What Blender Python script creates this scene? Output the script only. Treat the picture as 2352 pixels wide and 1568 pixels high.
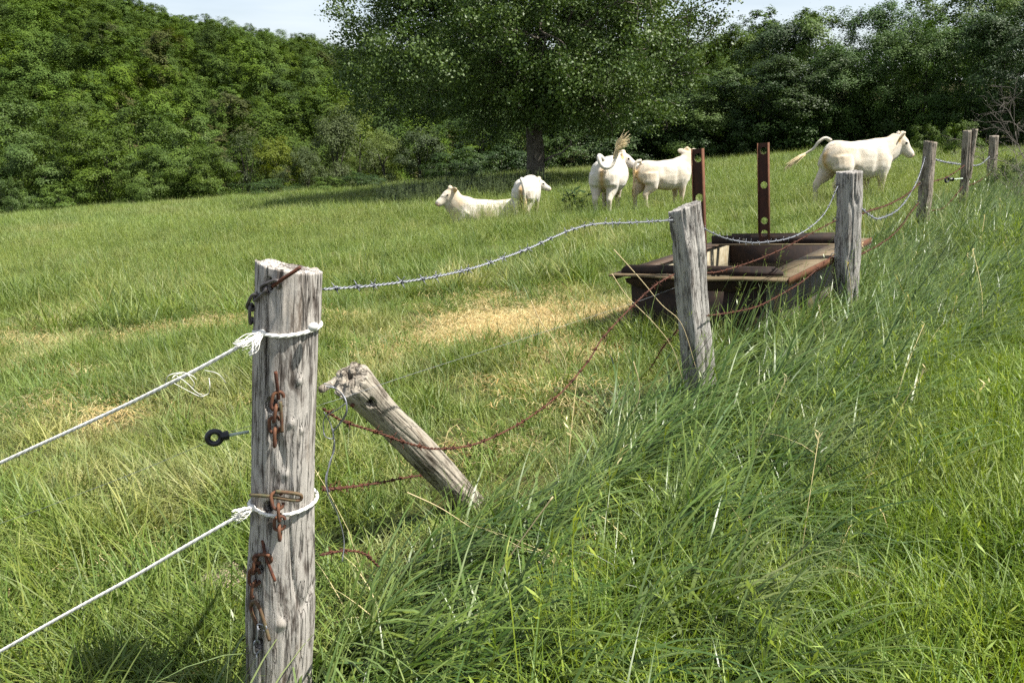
import bpy, math, random
import numpy as np
from mathutils import Vector, Matrix, Euler

for o in list(bpy.data.objects):
    bpy.data.objects.remove(o, do_unlink=True)
SC = bpy.context.scene
COL = SC.collection
RNG = np.random.default_rng(11)

# ------------------------------------------------------------------ camera, sky, sun, exposure
CAMZ = 1.5
F = 2352 * 28.0 / 36.0                 # focal length in pixels of a 2352 px wide print
PITCH = math.atan((784 - 253) / F)
cam_d = bpy.data.cameras.new('camera')
cam_d.lens = 28.0
cam_d.sensor_width = 36.0
cam_d.clip_start = 0.05
cam_d.clip_end = 3000.0
cam = bpy.data.objects.new('camera', cam_d)
COL.objects.link(cam)
cam.location = (0, 0, CAMZ)
cam.rotation_euler = (math.pi / 2 - PITCH, 0, 0)
SC.camera = cam

SUN_AZ = math.radians(-13)             # from +X, clockwise = towards the viewer
SUN_EL = math.radians(59)
SUNV = Vector((math.cos(SUN_AZ) * math.cos(SUN_EL), math.sin(SUN_AZ) * math.cos(SUN_EL), math.sin(SUN_EL)))
world = bpy.data.worlds.new('World')
SC.world = world
world.use_nodes = True
wt = world.node_tree
for n in list(wt.nodes):
    wt.nodes.remove(n)
w_out = wt.nodes.new('ShaderNodeOutputWorld')
w_bg = wt.nodes.new('ShaderNodeBackground')
w_sky = wt.nodes.new('ShaderNodeTexSky')
w_sky.sky_type = 'NISHITA'
w_sky.sun_disc = False
w_sky.sun_elevation = SUN_EL
w_sky.sun_rotation = math.atan2(SUNV.x, SUNV.y)
w_sky.air_density = 1.0
w_sky.dust_density = 1.6
w_sky.ozone_density = 1.0
w_bg.inputs[1].default_value = 0.065
w_tc = wt.nodes.new('ShaderNodeTexCoord')
w_map = wt.nodes.new('ShaderNodeMapping')
w_map.inputs['Scale'].default_value = (2.0, 2.0, 14.0)
w_nz = wt.nodes.new('ShaderNodeTexNoise')
w_nz.inputs['Scale'].default_value = 1.3
w_nz.inputs['Detail'].default_value = 6.0
w_rm = wt.nodes.new('ShaderNodeMapRange')
w_rm.inputs[1].default_value = 0.35
w_rm.inputs[2].default_value = 0.75
w_rm.inputs[3].default_value = 0.2
w_rm.inputs[4].default_value = 0.6
w_mx = wt.nodes.new('ShaderNodeMixRGB')
w_mx.inputs[2].default_value = (9.2, 9.6, 10.3, 1)      # thin high cirrus
wt.links.new(w_tc.outputs['Generated'], w_map.inputs[0])
wt.links.new(w_map.outputs[0], w_nz.inputs['Vector'])
wt.links.new(w_nz.outputs[0], w_rm.inputs[0])
wt.links.new(w_rm.outputs[0], w_mx.inputs[0])
wt.links.new(w_sky.outputs[0], w_mx.inputs[1])
wt.links.new(w_mx.outputs[0], w_bg.inputs[0])
wt.links.new(w_bg.outputs[0], w_out.inputs[0])

sun_d = bpy.data.lights.new('sun', 'SUN')
sun_d.energy = 5.0
sun_d.angle = math.radians(0.53)
sun_d.color = (1.0, 0.955, 0.88)
sun = bpy.data.objects.new('sun', sun_d)
COL.objects.link(sun)
sun.rotation_euler = (-SUNV).to_track_quat('-Z', 'Y').to_euler()
sun.location = (20, -10, 40)

vs = SC.view_settings
SC.display_settings.display_device = 'sRGB'
vs.view_transform = 'Standard'
vs.look = 'None'
vs.exposure = 1.2
vs.gamma = 1.0
vs.use_curve_mapping = False
SC.cycles.max_bounces = 8
SC.cycles.diffuse_bounces = 4
SC.cycles.glossy_bounces = 2
SC.cycles.transmission_bounces = 4
SC.cycles.transparent_max_bounces = 4
SC.cycles.use_adaptive_sampling = True
SC.cycles.adaptive_threshold = 0.02
SC.cycles.use_denoising = False
SC.cycles.sample_clamp_indirect = 8.0

# ------------------------------------------------------------------ helpers
def tag(o, label=None, cat=None, group=None, kind=None):
    if label: o['label'] = label
    if cat: o['category'] = cat
    if group: o['group'] = group
    if kind: o['kind'] = kind
    return o

def empty(name, loc=(0, 0, 0), rot=None):
    o = bpy.data.objects.new(name, None)
    o.empty_display_size = 0.1
    COL.objects.link(o)
    o.location = loc
    if rot is not None: o.rotation_euler = rot
    return o

def link(name, me, parent=None, loc=None):
    o = bpy.data.objects.new(name, me)
    COL.objects.link(o)
    if parent is not None: o.parent = parent
    if loc is not None: o.location = loc
    return o

class MB:
    """collects quads and triangles and writes them as one mesh"""
    def __init__(self):
        self.V, self.Q, self.T, self.n, self.A = [], [], [], 0, []
    def add(self, V, Q=None, T=None, a=None):
        V = np.asarray(V, float).reshape(-1, 3)
        if Q is not None and len(Q): self.Q.append(np.asarray(Q, int).reshape(-1, 4) + self.n)
        if T is not None and len(T): self.T.append(np.asarray(T, int).reshape(-1, 3) + self.n)
        self.V.append(V)
        self.A.append(np.full(len(V), 0.5) if a is None else np.broadcast_to(np.asarray(a, float), (len(V),)))
        self.n += len(V)
        return self
    def mesh(self, name, mat, smooth=False):
        me = bpy.data.meshes.new(name)
        V = np.concatenate(self.V)
        Q = np.concatenate(self.Q) if self.Q else np.zeros((0, 4), int)
        T = np.concatenate(self.T) if self.T else np.zeros((0, 3), int)
        me.vertices.add(len(V)); me.vertices.foreach_set('co', V.ravel())
        loops = np.concatenate([Q.ravel(), T.ravel()])
        me.loops.add(len(loops)); me.loops.foreach_set('vertex_index', loops.astype(np.int32))
        npoly = len(Q) + len(T)
        starts = np.concatenate([np.arange(len(Q)) * 4, len(Q) * 4 + np.arange(len(T)) * 3])
        me.polygons.add(npoly); me.polygons.foreach_set('loop_start', starts.astype(np.int32))
        if smooth: me.polygons.foreach_set('use_smooth', np.ones(npoly, bool))
        at = me.attributes.new('v', 'FLOAT', 'POINT')
        at.data.foreach_set('value', np.concatenate(self.A).astype(np.float32))
        me.update(calc_edges=True)
        if mat is not None: me.materials.append(mat)
        return me
    def obj(self, name, mat, parent=None, smooth=False, loc=None):
        return link(name, self.mesh(name, mat, smooth), parent, loc)

def nrm(a):
    a = np.asarray(a, float)
    return a / np.maximum(np.linalg.norm(a, axis=-1, keepdims=True), 1e-9)

def box(mb, lo, hi, bev=0.0, M=None, a=None):
    lo, hi = np.array(lo, float), np.array(hi, float)
    if bev <= 0:
        c = np.array([[(lo, hi)[i][0], (lo, hi)[j][1], (lo, hi)[k][2]] for i in (0, 1) for j in (0, 1) for k in (0, 1)])
        Q = [(0, 1, 3, 2), (4, 6, 7, 5), (0, 4, 5, 1), (2, 3, 7, 6), (0, 2, 6, 4), (1, 5, 7, 3)]
        if M is not None: c = M(c)
        mb.add(c, Q, a=a)

def tube(P, R, seg=8, up=(0, 0, 1), cap=True, ex=2.0):
    """closed loft round the points P; R radius, or (w, h), or (w, h_up, h_down) per point"""
    P = np.asarray(P, float); n = len(P)
    R = [(r, r, r) if np.isscalar(r) else ((r[0], r[1], r[1]) if len(r) == 2 else r) for r in R]
    R = np.array(R, float)
    T = np.zeros_like(P)
    T[1:-1] = P[2:] - P[:-2]; T[0] = P[1] - P[0]; T[-1] = P[-1] - P[-2]
    T = nrm(T)
    u = np.array(up, float)
    th = np.arange(seg) * 2 * math.pi / seg
    c, s = np.cos(th), np.sin(th)
    c2 = np.sign(c) * np.abs(c) ** (2 / ex); s2 = np.sign(s) * np.abs(s) ** (2 / ex)
    V = []
    side0 = None
    for i in range(n):
        sd = np.cross(T[i], u)
        if np.linalg.norm(sd) < 0.05:
            sd = side0 if side0 is not None else np.cross(T[i], np.array([1.0, 0.2, 0]))
        sd = nrm(sd)
        if side0 is not None and np.dot(sd, side0) < 0: sd = -sd
        side0 = sd
        vv = nrm(np.cross(sd, T[i]))
        hh = np.where(s2 >= 0, R[i, 1], R[i, 2])
        V.append(P[i] + np.outer(c2 * R[i, 0], sd) + np.outer(s2 * hh, vv))
    V = np.concatenate(V)
    k = np.arange(seg)
    Q = []
    for i in range(n - 1):
        a = i * seg + k; b = i * seg + (k + 1) % seg
        Q.append(np.stack([a, b, b + seg, a + seg], 1))
    Q = np.concatenate(Q)
    Tt = []
    if cap:
        m = len(V)
        V = np.concatenate([V, [P[0]], [P[-1]]])
        Tt = [(m, (j + 1) % seg, j) for j in range(seg)] + [(m + 1, (n - 1) * seg + j, (n - 1) * seg + (j + 1) % seg) for j in range(seg)]
    return V, Q, Tt

def spline(P, n):
    """Catmull-Rom through P, n samples"""
    P = np.asarray(P, float)
    Pp = np.concatenate([[2 * P[0] - P[1]], P, [2 * P[-1] - P[-2]]])
    L = np.concatenate([[0], np.cumsum(np.linalg.norm(np.diff(P, axis=0), axis=1))])
    t = np.linspace(0, L[-1], n)
    i = np.clip(np.searchsorted(L, t, side='right') - 1, 0, len(P) - 2)
    f = ((t - L[i]) / np.maximum(L[i + 1] - L[i], 1e-9))[:, None]
    a, b, c, d = Pp[i], Pp[i + 1], Pp[i + 2], Pp[i + 3]
    return 0.5 * (2 * b + (c - a) * f + (2 * a - 5 * b + 4 * c - d) * f ** 2 + (3 * b - a - 3 * c + d) * f ** 3)

def pnoise(u, v, nu, nv, rng):
    """smooth value noise, periodic in u (0..1), clamped in v (0..1)"""
    g = rng.random((nu, nv + 2))
    x = (u % 1.0) * nu; y = np.clip(v, 0, 1) * nv
    i = np.floor(x).astype(int); j = np.floor(y).astype(int)
    fx = x - i; fy = y - j
    fx = fx * fx * (3 - 2 * fx); fy = fy * fy * (3 - 2 * fy)
    j1 = np.minimum(j + 1, nv + 1)
    return ((g[i % nu, j] * (1 - fx) + g[(i + 1) % nu, j] * fx) * (1 - fy) + (g[i % nu, j1] * (1 - fx) + g[(i + 1) % nu, j1] * fx) * fy)

def vnoise(x, y, seed=0):
    """smooth value noise over the plane"""
    g = np.random.default_rng(seed + 900).random((64, 64))
    i = np.floor(x).astype(int); j = np.floor(y).astype(int)
    fx = x - i; fy = y - j
    fx = fx * fx * (3 - 2 * fx); fy = fy * fy * (3 - 2 * fy)
    a = g[i % 64, j % 64]; b = g[(i + 1) % 64, j % 64]; c = g[i % 64, (j + 1) % 64]; d = g[(i + 1) % 64, (j + 1) % 64]
    return (a * (1 - fx) + b * fx) * (1 - fy) + (c * (1 - fx) + d * fx) * fy

def sstep(a, b, x):
    t = np.clip((np.asarray(x, float) - a) / (b - a), 0, 1)
    return t * t * (3 - 2 * t)

# --- where things of the place lie: directions measured on the photograph turned into points at a known distance
def ray(X, Y):
    u = (X - 1176) / F; v = (784 - Y) / F
    r = np.array([u, math.cos(PITCH) + v * math.sin(PITCH), -math.sin(PITCH) + v * math.cos(PITCH)])
    return r
def at(X, Y, d):
    r = ray(X, Y); return r * (d / r[1]) + np.array([0, 0, CAMZ])
def on_plane(X, Y, p, n):
    r = ray(X, Y); c = np.array([0, 0, CAMZ]); n = np.asarray(n, float)
    return c + r * (np.dot(np.asarray(p) - c, n) / np.dot(r, n))

def ground_z(x, y):
    x = np.asarray(x, float); y = np.asarray(y, float)
    yy = np.maximum(y, 0.5)
    u = np.clip(x / yy, -0.9, 0.9)
    m = -1.35 + 0.08 * np.clip(x, -30, 18) - 0.07 * np.clip(y, -20, 46) + 0.035 * np.clip(y - 20, 0, 26)
    m = m + 0.10 * (vnoise(x * 0.35, y * 0.35, 1) - 0.5) * sstep(3, 8, y) + 0.22 * (vnoise(x * 0.12, y * 0.12, 2) - 0.5) * sstep(8, 16, y)
    m = m + 0.15 * np.exp(-(((x - 7.8) / 3.0) ** 2 + ((y - 18.0) / 4.0) ** 2)) + 0.10 * np.exp(-(((x - 2.6) / 2.0) ** 2 + ((y - 19.0) / 3.0) ** 2))
    m = m + 0.10 * (vnoise(x * 1.15 + 3, y * 1.15 + 3, 4) - 0.5) * sstep(5, 9, y)
    left = 1 - sstep(0.0, 0.28, u)
    drop = left * (-0.23 * np.clip(y - 46, 0, 48)) * sstep(44, 52, y)
    ridge = np.interp(u, [-0.9, -0.64, -0.52, -0.42, -0.2, 0.2, 0.6, 0.9], [46, 39, 33, 23.0, 11.0, 7, 10, 10])
    floor_ = np.where(u < 0.14, -15.5, -3.0)
    floor_ = -15.5 * left + (1 - left) * -2.5
    ridge = ridge * 1.36
    hill = floor_ + (ridge - floor_) * np.clip((y - 108) / 270, 0, 1.0) ** 0.9
    hill = hill + 4.0 * (vnoise(x * 0.02, y * 0.02, 3) - 0.5)
    b = sstep(88, 112, y)
    return (m + drop) * (1 - b) + hill * b + CAMZ

def gz(x, y): return float(ground_z(np.array([x]), np.array([y]))[0])
def on_ground(X, Y):
    r = ray(X, Y); lo, hi = 0.5, 60.0
    for _ in range(50):
        t = 0.5 * (lo + hi); P = r / r[1] * t
        if P[2] + CAMZ > gz(P[0], P[1]): lo = t
        else: hi = t
    P = r / r[1] * lo
    return np.array([P[0], P[1], gz(P[0], P[1])])

# ------------------------------------------------------------------ materials
class NT:
    def __init__(self, name):
        self.m = bpy.data.materials.new(name); self.m.use_nodes = True
        self.t = self.m.node_tree
        for n in list(self.t.nodes): self.t.nodes.remove(n)
        self.out = self.t.nodes.new('ShaderNodeOutputMaterial')
    def n(self, typ, ins=None, **kw):
        nd = self.t.nodes.new(typ)
        for k, v in kw.items(): setattr(nd, k, v)
        for k, v in (ins or {}).items(): self.set(nd.inputs[k], v)
        return nd
    def set(self, sock, v):
        if isinstance(v, bpy.types.NodeSocket): self.t.links.new(v, sock)
        elif isinstance(v, bpy.types.Node): self.t.links.new(v.outputs[0], sock)
        else:
            if sock.type == 'RGBA' and len(v) == 3: v = (*v, 1)
            sock.default_value = v
    def ramp(self, fac, stops, interp='LINEAR'):
        nd = self.t.nodes.new('ShaderNodeValToRGB'); cr = nd.color_ramp; cr.interpolation = interp
        while len(cr.elements) < len(stops): cr.elements.new(0.5)
        for e, (p, c) in zip(cr.elements, stops):
            e.position = p; e.color = (*c, 1) if len(c) == 3 else c
        self.set(nd.inputs[0], fac); return nd.outputs[0]
    def noise(self, vec, scale, detail=4, rough=0.55, dist=0.0):
        return self.n('ShaderNodeTexNoise', {'Vector': vec, 'Scale': scale, 'Detail': detail, 'Roughness': rough, 'Distortion': dist}).outputs[0]
    def mapping(self, vec, scale):
        return self.n('ShaderNodeMapping', {'Vector': vec, 'Scale': scale}).outputs[0]
    def math(self, op, a, b=0.0, clamp=False):
        nd = self.t.nodes.new('ShaderNodeMath'); nd.operation = op; nd.use_clamp = clamp
        self.set(nd.inputs[0], a); self.set(nd.inputs[1], b); return nd.outputs[0]
    def mr(self, v, a, b, c, d):
        return self.n('ShaderNodeMapRange', {0: v, 1: a, 2: b, 3: c, 4: d}).outputs[0]
    def mix(self, f, a, b, mode='MIX'):
        nd = self.t.nodes.new('ShaderNodeMixRGB'); nd.blend_type = mode
        self.set(nd.inputs[0], f); self.set(nd.inputs[1], a); self.set(nd.inputs[2], b); return nd.outputs[0]
    def bump(self, h, strength=0.5, dist=0.01):
        return self.n('ShaderNodeBump', {'Strength': strength, 'Distance': dist, 'Height': h}).outputs[0]
    def pbr(self, col, rough=0.7, metal=0.0, normal=None, spec=0.5, **extra):
        nd = self.n('ShaderNodeBsdfPrincipled', {'Base Color': col, 'Roughness': rough, 'Metallic': metal, 'Specular IOR Level': spec})
        if normal is not None: self.set(nd.inputs['Normal'], normal)
        for k, v in extra.items(): self.set(nd.inputs[k.replace('_', ' ')], v)
        return nd.outputs[0]
    def done(self, sh):
        self.t.links.new(sh, self.out.inputs[0]); return self.m

def leaf_mat(name, dark, light, trans=0.3, rough=0.42, spec=0.5, vary=0.35, hue=0.03, patch=None):
    """thin leaf or blade: colour from the blade's own value 'v', the clump's random number and where it grows"""
    N = NT(name)
    v = N.n('ShaderNodeAttribute', attribute_name='v').outputs['Fac']
    rnd = N.n('ShaderNodeObjectInfo').outputs['Random']
    col = N.mix(v, dark, light)
    if patch is not None:
        pos = N.n('ShaderNodeNewGeometry').outputs['Position']
        f = N.noise(pos, patch[0], 3, 0.6)
        f = N.mr(f, patch[1], patch[2], 0, patch[4])
        f2 = N.math('MULTIPLY', f, N.mr(v, 0.0, 1.0, 0.35, 1.2), True)
        col = N.mix(f2, col, patch[3])
        gv = N.noise(pos, 1.35, 3, 0.6)
        col = N.mix(N.mr(gv, 0.52, 0.68, 0, 0.6), col, N.mix(1.0, col, (0.50, 0.68, 0.45), 'MULTIPLY'))
    hs = N.n('ShaderNodeHueSaturation', {'Hue': N.mr(rnd, 0, 1, 0.5 - hue, 0.5 + hue), 'Saturation': N.mr(rnd, 0, 1, 1.08, 0.9),
             'Value': N.mr(N.math('FRACT', N.math('MULTIPLY', rnd, 7.31)), 0, 1, 1 - vary, 1 + vary), 'Color': col}).outputs[0]
    p = N.pbr(hs, rough, spec=spec)
    tr = N.n('ShaderNodeBsdfTranslucent', {'Color': N.mix(1.0, hs, (1.25, 1.3, 0.55), 'MULTIPLY')}).outputs[0]
    mx = N.n('ShaderNodeMixShader', {0: trans, 1: p, 2: tr}).outputs[0]
    return N.done(mx)

def wood_mat(name, dark, mid, light, scale=1.0, warm=(0.30, 0.20, 0.11), streak=1.0):
    N = NT(name)
    oc = N.n('ShaderNodeTexCoord').outputs['Object']
    s1 = N.noise(N.mapping(oc, (40 * scale, 40 * scale, 5.5)), 1.0, 9, 0.7, 0.7)
    s2 = N.noise(N.mapping(oc, (150 * scale, 150 * scale, 16.0)), 1.0, 6, 0.75, 0.6)
    bl = N.noise(N.mapping(oc, (11 * scale, 11 * scale, 4.0)), 1.0, 6, 0.65, 1.0)
    f = N.math('ADD', N.math('MULTIPLY', s1, 0.55), N.math('MULTIPLY', s2, 0.45))
    f = N.math('ADD', f, N.math('MULTIPLY', N.math('SUBTRACT', bl, 0.5), 0.75))
    col = N.ramp(f, [(0.33, dark), (0.42, mid), (0.50, light), (0.70, tuple(min(1, c * 1.25) for c in light))])
    wm = N.noise(N.mapping(oc, (14 * scale, 14 * scale, 3.0)), 1.0, 4, 0.6)
    col = N.mix(N.mr(wm, 0.58, 0.8, 0.0, 0.45), col, warm)
    cr = N.noise(N.mapping(oc, (52 * scale, 52 * scale, 2.0)), 1.0, 4, 0.55, 0.8)
    crack = N.mr(N.math('ABSOLUTE', N.math('SUBTRACT', cr, 0.5)), 0.0, 0.022, 1.0, 0.0)
    col = N.mix(N.math('MULTIPLY', crack, 0.75), col, (0.035, 0.028, 0.022))
    h = N.math('SUBTRACT', f, N.math('MULTIPLY', crack, 0.6))
    return N.done(N.pbr(col, 0.88, spec=0.2, normal=N.bump(h, 0.9, 0.006)))

def rust_mat(name, base, spot, rough=0.8, scale=14.0, dirt=None):
    N = NT(name)
    oc = N.n('ShaderNodeTexCoord').outputs['Object']
    a = N.noise(oc, scale, 8, 0.7, 0.2)
    b = N.noise(N.mapping(oc, (4, 4, 1.2)), scale * 0.35, 6, 0.65)
    col = N.mix(N.mr(a, 0.42, 0.64, 0, 1), base, spot)
    if dirt is not None: col = N.mix(N.mr(b, 0.5, 0.68, 0, 0.8), col, dirt)
    return N.done(N.pbr(col, rough, spec=0.3, normal=N.bump(a, 0.5, 0.004)))

def plain_mat(name, col, rough=0.6, metal=0.0, var=0.15, scale=30.0, bump=0.0):
    N = NT(name)
    oc = N.n('ShaderNodeTexCoord').outputs['Object']
    a = N.noise(oc, scale, 4, 0.6)
    c = N.mix(N.mr(a, 0.3, 0.7, 0, 1), tuple(x * (1 - var) for x in col), tuple(min(1, x * (1 + var)) for x in col))
    return N.done(N.pbr(c, rough, metal, N.bump(a, bump, 0.003) if bump else None))

M = {}
# ground: soil under the sward
N = NT('soil')
pos = N.n('ShaderNodeNewGeometry').outputs['Position']
a_ = N.noise(pos, 0.55, 5, 0.6); b_ = N.noise(pos, 22.0, 6, 0.7)
c_ = N.mix(N.mr(a_, 0.4, 0.62, 0, 1), (0.034, 0.044, 0.012), (0.080, 0.070, 0.028))
c_ = N.mix(N.mr(b_, 0.45, 0.7, 0, 0.7), c_, (0.030, 0.034, 0.012))
M['soil'] = N.done(N.pbr(c_, 0.95, spec=0.1, normal=N.bump(b_, 0.8, 0.03)))

DRY = (0.45, 0.39, 0.18)
M['pasture'] = leaf_mat('pasture_blades', (0.074, 0.128, 0.016), (0.205, 0.240, 0.054), 0.26, 0.5, 0.35, 0.26, 0.016, (0.75, 0.49, 0.68, DRY, 0.72))
M['meadow'] = leaf_mat('meadow_blades', (0.072, 0.132, 0.018), (0.190, 0.240, 0.054), 0.26, 0.5, 0.35, 0.30, 0.014, (0.22, 0.48, 0.72, (0.28, 0.26, 0.11), 0.55))
M['lush'] = leaf_mat('long_blades', (0.040, 0.086, 0.011), (0.148, 0.200, 0.048), 0.24, 0.40, 0.45, 0.25, 0.012, (1.6, 0.55, 0.75, (0.24, 0.25, 0.13), 0.6))
M['verge'] = leaf_mat('verge_blades', (0.070, 0.136, 0.007), (0.190, 0.250, 0.028), 0.28, 0.52, 0.35, 0.22, 0.012, (1.1, 0.56, 0.75, (0.25, 0.24, 0.11), 0.55))
M['straw'] = leaf_mat('straw_strands', (0.30, 0.19, 0.055), (0.62, 0.52, 0.27), 0.2, 0.6, 0.3, 0.25, 0.010)
M['dry'] = plain_mat('dry_stalk', (0.46, 0.37, 0.20), 0.7)
M['leaf_pear'] = leaf_mat('pear_leaves', (0.022, 0.050, 0.008), (0.092, 0.136, 0.033), 0.18, 0.5, 0.28, 0.1, 0.01)
M['leaf_oak'] = leaf_mat('oak_leaves', (0.030, 0.062, 0.006), (0.082, 0.124, 0.015), 0.18, 0.6, 0.22, 0.2, 0.008)
M['leaf_dark'] = leaf_mat('dark_leaves', (0.015, 0.038, 0.005), (0.042, 0.078, 0.012), 0.16, 0.55, 0.25, 0.22, 0.012)
M['leaf_ash'] = leaf_mat('ash_leaves', (0.030, 0.068, 0.012), (0.084, 0.140, 0.032), 0.2, 0.6, 0.22, 0.14, 0.010)
M['leaf_grey'] = leaf_mat('grey_green_leaves', (0.042, 0.064, 0.022), (0.085, 0.110, 0.042), 0.24, 0.6, 0.2, 0.15, 0.010)
M['leaf_yellow'] = leaf_mat('yellow_green_leaves', (0.065, 0.098, 0.013), (0.135, 0.165, 0.024), 0.32, 0.6, 0.2, 0.15, 0.010)
M['leaf_hill'] = leaf_mat('hill_leaves', (0.027, 0.057, 0.006), (0.078, 0.118, 0.015), 0.15, 0.7, 0.12, 0.36, 0.009)
M['leaf_brown'] = leaf_mat('brownish_leaves', (0.042, 0.054, 0.014), (0.080, 0.090, 0.026), 0.24, 0.65, 0.15, 0.1, 0.008)
M['bark'] = wood_mat('bark', (0.030, 0.025, 0.019), (0.070, 0.058, 0.045), (0.13, 0.115, 0.09), 0.25, (0.06, 0.06, 0.03))
M['bark_far'] = plain_mat('far_bark', (0.035, 0.030, 0.022), 0.9)
M['twig'] = plain_mat('grey_twig', (0.14, 0.12, 0.10), 0.9)
M['post_old'] = wood_mat('old_post_wood', (0.040, 0.030, 0.023), (0.155, 0.135, 0.118), (0.36, 0.335, 0.30), 1.0)
M['post_oak'] = wood_mat('split_post_wood', (0.030, 0.025, 0.021), (0.125, 0.115, 0.104), (0.31, 0.295, 0.268), 1.15, (0.14, 0.10, 0.065))
M['post_far'] = wood_mat('far_post_wood', (0.040, 0.031, 0.024), (0.115, 0.094, 0.072), (0.23, 0.20, 0.16), 0.9, (0.22, 0.15, 0.09))
M['post_fallen'] = wood_mat('fallen_post_wood', (0.060, 0.048, 0.034), (0.175, 0.150, 0.118), (0.30, 0.268, 0.215), 0.8)
M['hole'] = plain_mat('hole_wood', (0.022, 0.016, 0.012), 0.95)
M['rust_red'] = rust_mat('red_rust', (0.052, 0.021, 0.014), (0.115, 0.040, 0.019), 0.85, 60)
M['rust_pin'] = rust_mat('pin_rust', (0.085, 0.036, 0.022), (0.12, 0.092, 0.045), 0.75, 25, (0.09, 0.11, 0.055))
M['rust_chain'] = rust_mat('chain_rust', (0.070, 0.030, 0.020), (0.125, 0.055, 0.026), 0.8, 40)
M['rust_dark'] = rust_mat('dark_rust', (0.016, 0.010, 0.008), (0.030, 0.016, 0.010), 0.75, 12, (0.042, 0.022, 0.012))
M['rust_brown'] = rust_mat('brown_rust', (0.050, 0.029, 0.018), (0.082, 0.053, 0.031), 0.72, 10, (0.090, 0.072, 0.040))
M['rust_olive'] = rust_mat('olive_rim', (0.105, 0.078, 0.040), (0.145, 0.112, 0.062), 0.75, 9, (0.10, 0.056, 0.030))
M['rust_orange'] = rust_mat('orange_rust', (0.085, 0.032, 0.014), (0.130, 0.055, 0.024), 0.85, 18, (0.085, 0.040, 0.022))
M['grey_steel'] = rust_mat('grey_plate', (0.085, 0.082, 0.072), (0.12, 0.113, 0.098), 0.75, 8, (0.16, 0.10, 0.03))
M['limescale'] = rust_mat('limescale', (0.20, 0.175, 0.115), (0.31, 0.28, 0.20), 0.85, 12, (0.17, 0.125, 0.06))
N = NT('water')
M['water'] = N.done(N.pbr((0.016, 0.014, 0.008), 0.04, spec=0.5, normal=N.bump(N.noise(N.n('ShaderNodeTexCoord').outputs['Object'], 9, 2), 0.05, 0.01)))
M['steel'] = plain_mat('galvanised_wire', (0.20, 0.21, 0.23), 0.5, 0.6, 0.25, 120)
M['chain_dark'] = plain_mat('dark_chain', (0.10, 0.09, 0.085), 0.5, 0.6, 0.3, 60)
M['thin_wire'] = plain_mat('thin_steel_wire', (0.30, 0.31, 0.32), 0.4, 0.6)
M['rope'] = plain_mat('white_rope', (0.66, 0.65, 0.60), 0.75, 0, 0.14, 45)
M['plastic'] = plain_mat('black_plastic', (0.012, 0.012, 0.015), 0.35)
M['rod'] = plain_mat('pale_green_rod', (0.42, 0.50, 0.40), 0.5)
M['eye'] = plain_mat('eye', (0.015, 0.010, 0.008), 0.15)
M['tag'] = plain_mat('ear_tag', (0.72, 0.20, 0.03), 0.5)
M['hoof'] = plain_mat('hoof', (0.16, 0.13, 0.10), 0.6)
M['tailhair'] = plain_mat('tail_hair', (0.62, 0.50, 0.29), 0.7, 0, 0.25, 25)
M['muzzle'] = plain_mat('muzzle', (0.52, 0.36, 0.28), 0.5)
M['udder'] = plain_mat('udder', (0.55, 0.34, 0.24), 0.6)
M['mound'] = plain_mat('dry_earth', (0.26, 0.21, 0.145), 0.95, 0, 0.25, 20, 0.8)

def coat_mat(name, cream, ochre, amount):
    N = NT(name)
    oc = N.n('ShaderNodeTexCoord').outputs['Object']
    a = N.noise(oc, 2.3, 5, 0.6, 0.4); b = N.noise(N.mapping(oc, (1, 1, 0.4)), 26, 4, 0.7)
    v = N.n('ShaderNodeAttribute', attribute_name='v').outputs['Fac']
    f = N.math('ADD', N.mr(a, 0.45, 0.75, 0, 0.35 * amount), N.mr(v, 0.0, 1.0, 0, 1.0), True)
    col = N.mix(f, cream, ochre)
    col = N.mix(N.mr(b, 0.35, 0.7, 0, 0.14), col, (0.50, 0.40, 0.25))
    dn = N.noise(N.mapping(oc, (1, 1, 0.5)), 5.5, 6, 0.7, 0.6)
    zz = N.n('ShaderNodeSeparateXYZ', {0: oc}).outputs[2]
    col = N.mix(N.math('MULTIPLY', N.mr(dn, 0.5, 0.72, 0, 0.55), N.mr(zz, 1.25, 0.3, 0.15, 1.0)), col, (0.30, 0.235, 0.14))
    return N.done(N.pbr(col, 0.75, spec=0.2, normal=N.bump(N.math('ADD', N.math('MULTIPLY', b, 0.5), N.noise(N.mapping(oc, (1, 1, 0.5)), 60, 5, 0.8)), 0.7, 0.014), Sheen_Weight=0.25))
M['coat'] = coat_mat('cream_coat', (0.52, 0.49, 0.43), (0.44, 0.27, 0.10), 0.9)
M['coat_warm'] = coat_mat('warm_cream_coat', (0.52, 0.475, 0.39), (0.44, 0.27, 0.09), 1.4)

# ------------------------------------------------------------------ the ground, out to the horizon
def build_ground():
    ys = np.concatenate([np.linspace(-14, 0, 12), np.linspace(0.25, 14, 80), np.linspace(14.6, 60, 90), np.linspace(62, 140, 46), np.linspace(145, 430, 52), np.array([470, 560, 720, 1000])])
    ts = np.linspace(-1, 1, 151)
    V = []
    for y in ys:
        half = 9 + 1.05 * max(y, 0)
        x = ts * half
        V.append(np.stack([x, np.full_like(x, y), ground_z(x, np.full_like(x, y))], 1))
    V = np.concatenate(V)
    n, m = len(ys), len(ts)
    i = np.arange(n - 1)[:, None] * m + np.arange(m - 1)[None, :]
    Q = np.stack([i, i + 1, i + m + 1, i + m], -1).reshape(-1, 4)
    o = MB().add(V, Q).obj('ground', M['soil'], smooth=True)
    tag(o, 'sloping pasture ground with earth between the grass', None, None, 'structure')
build_ground()

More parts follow.
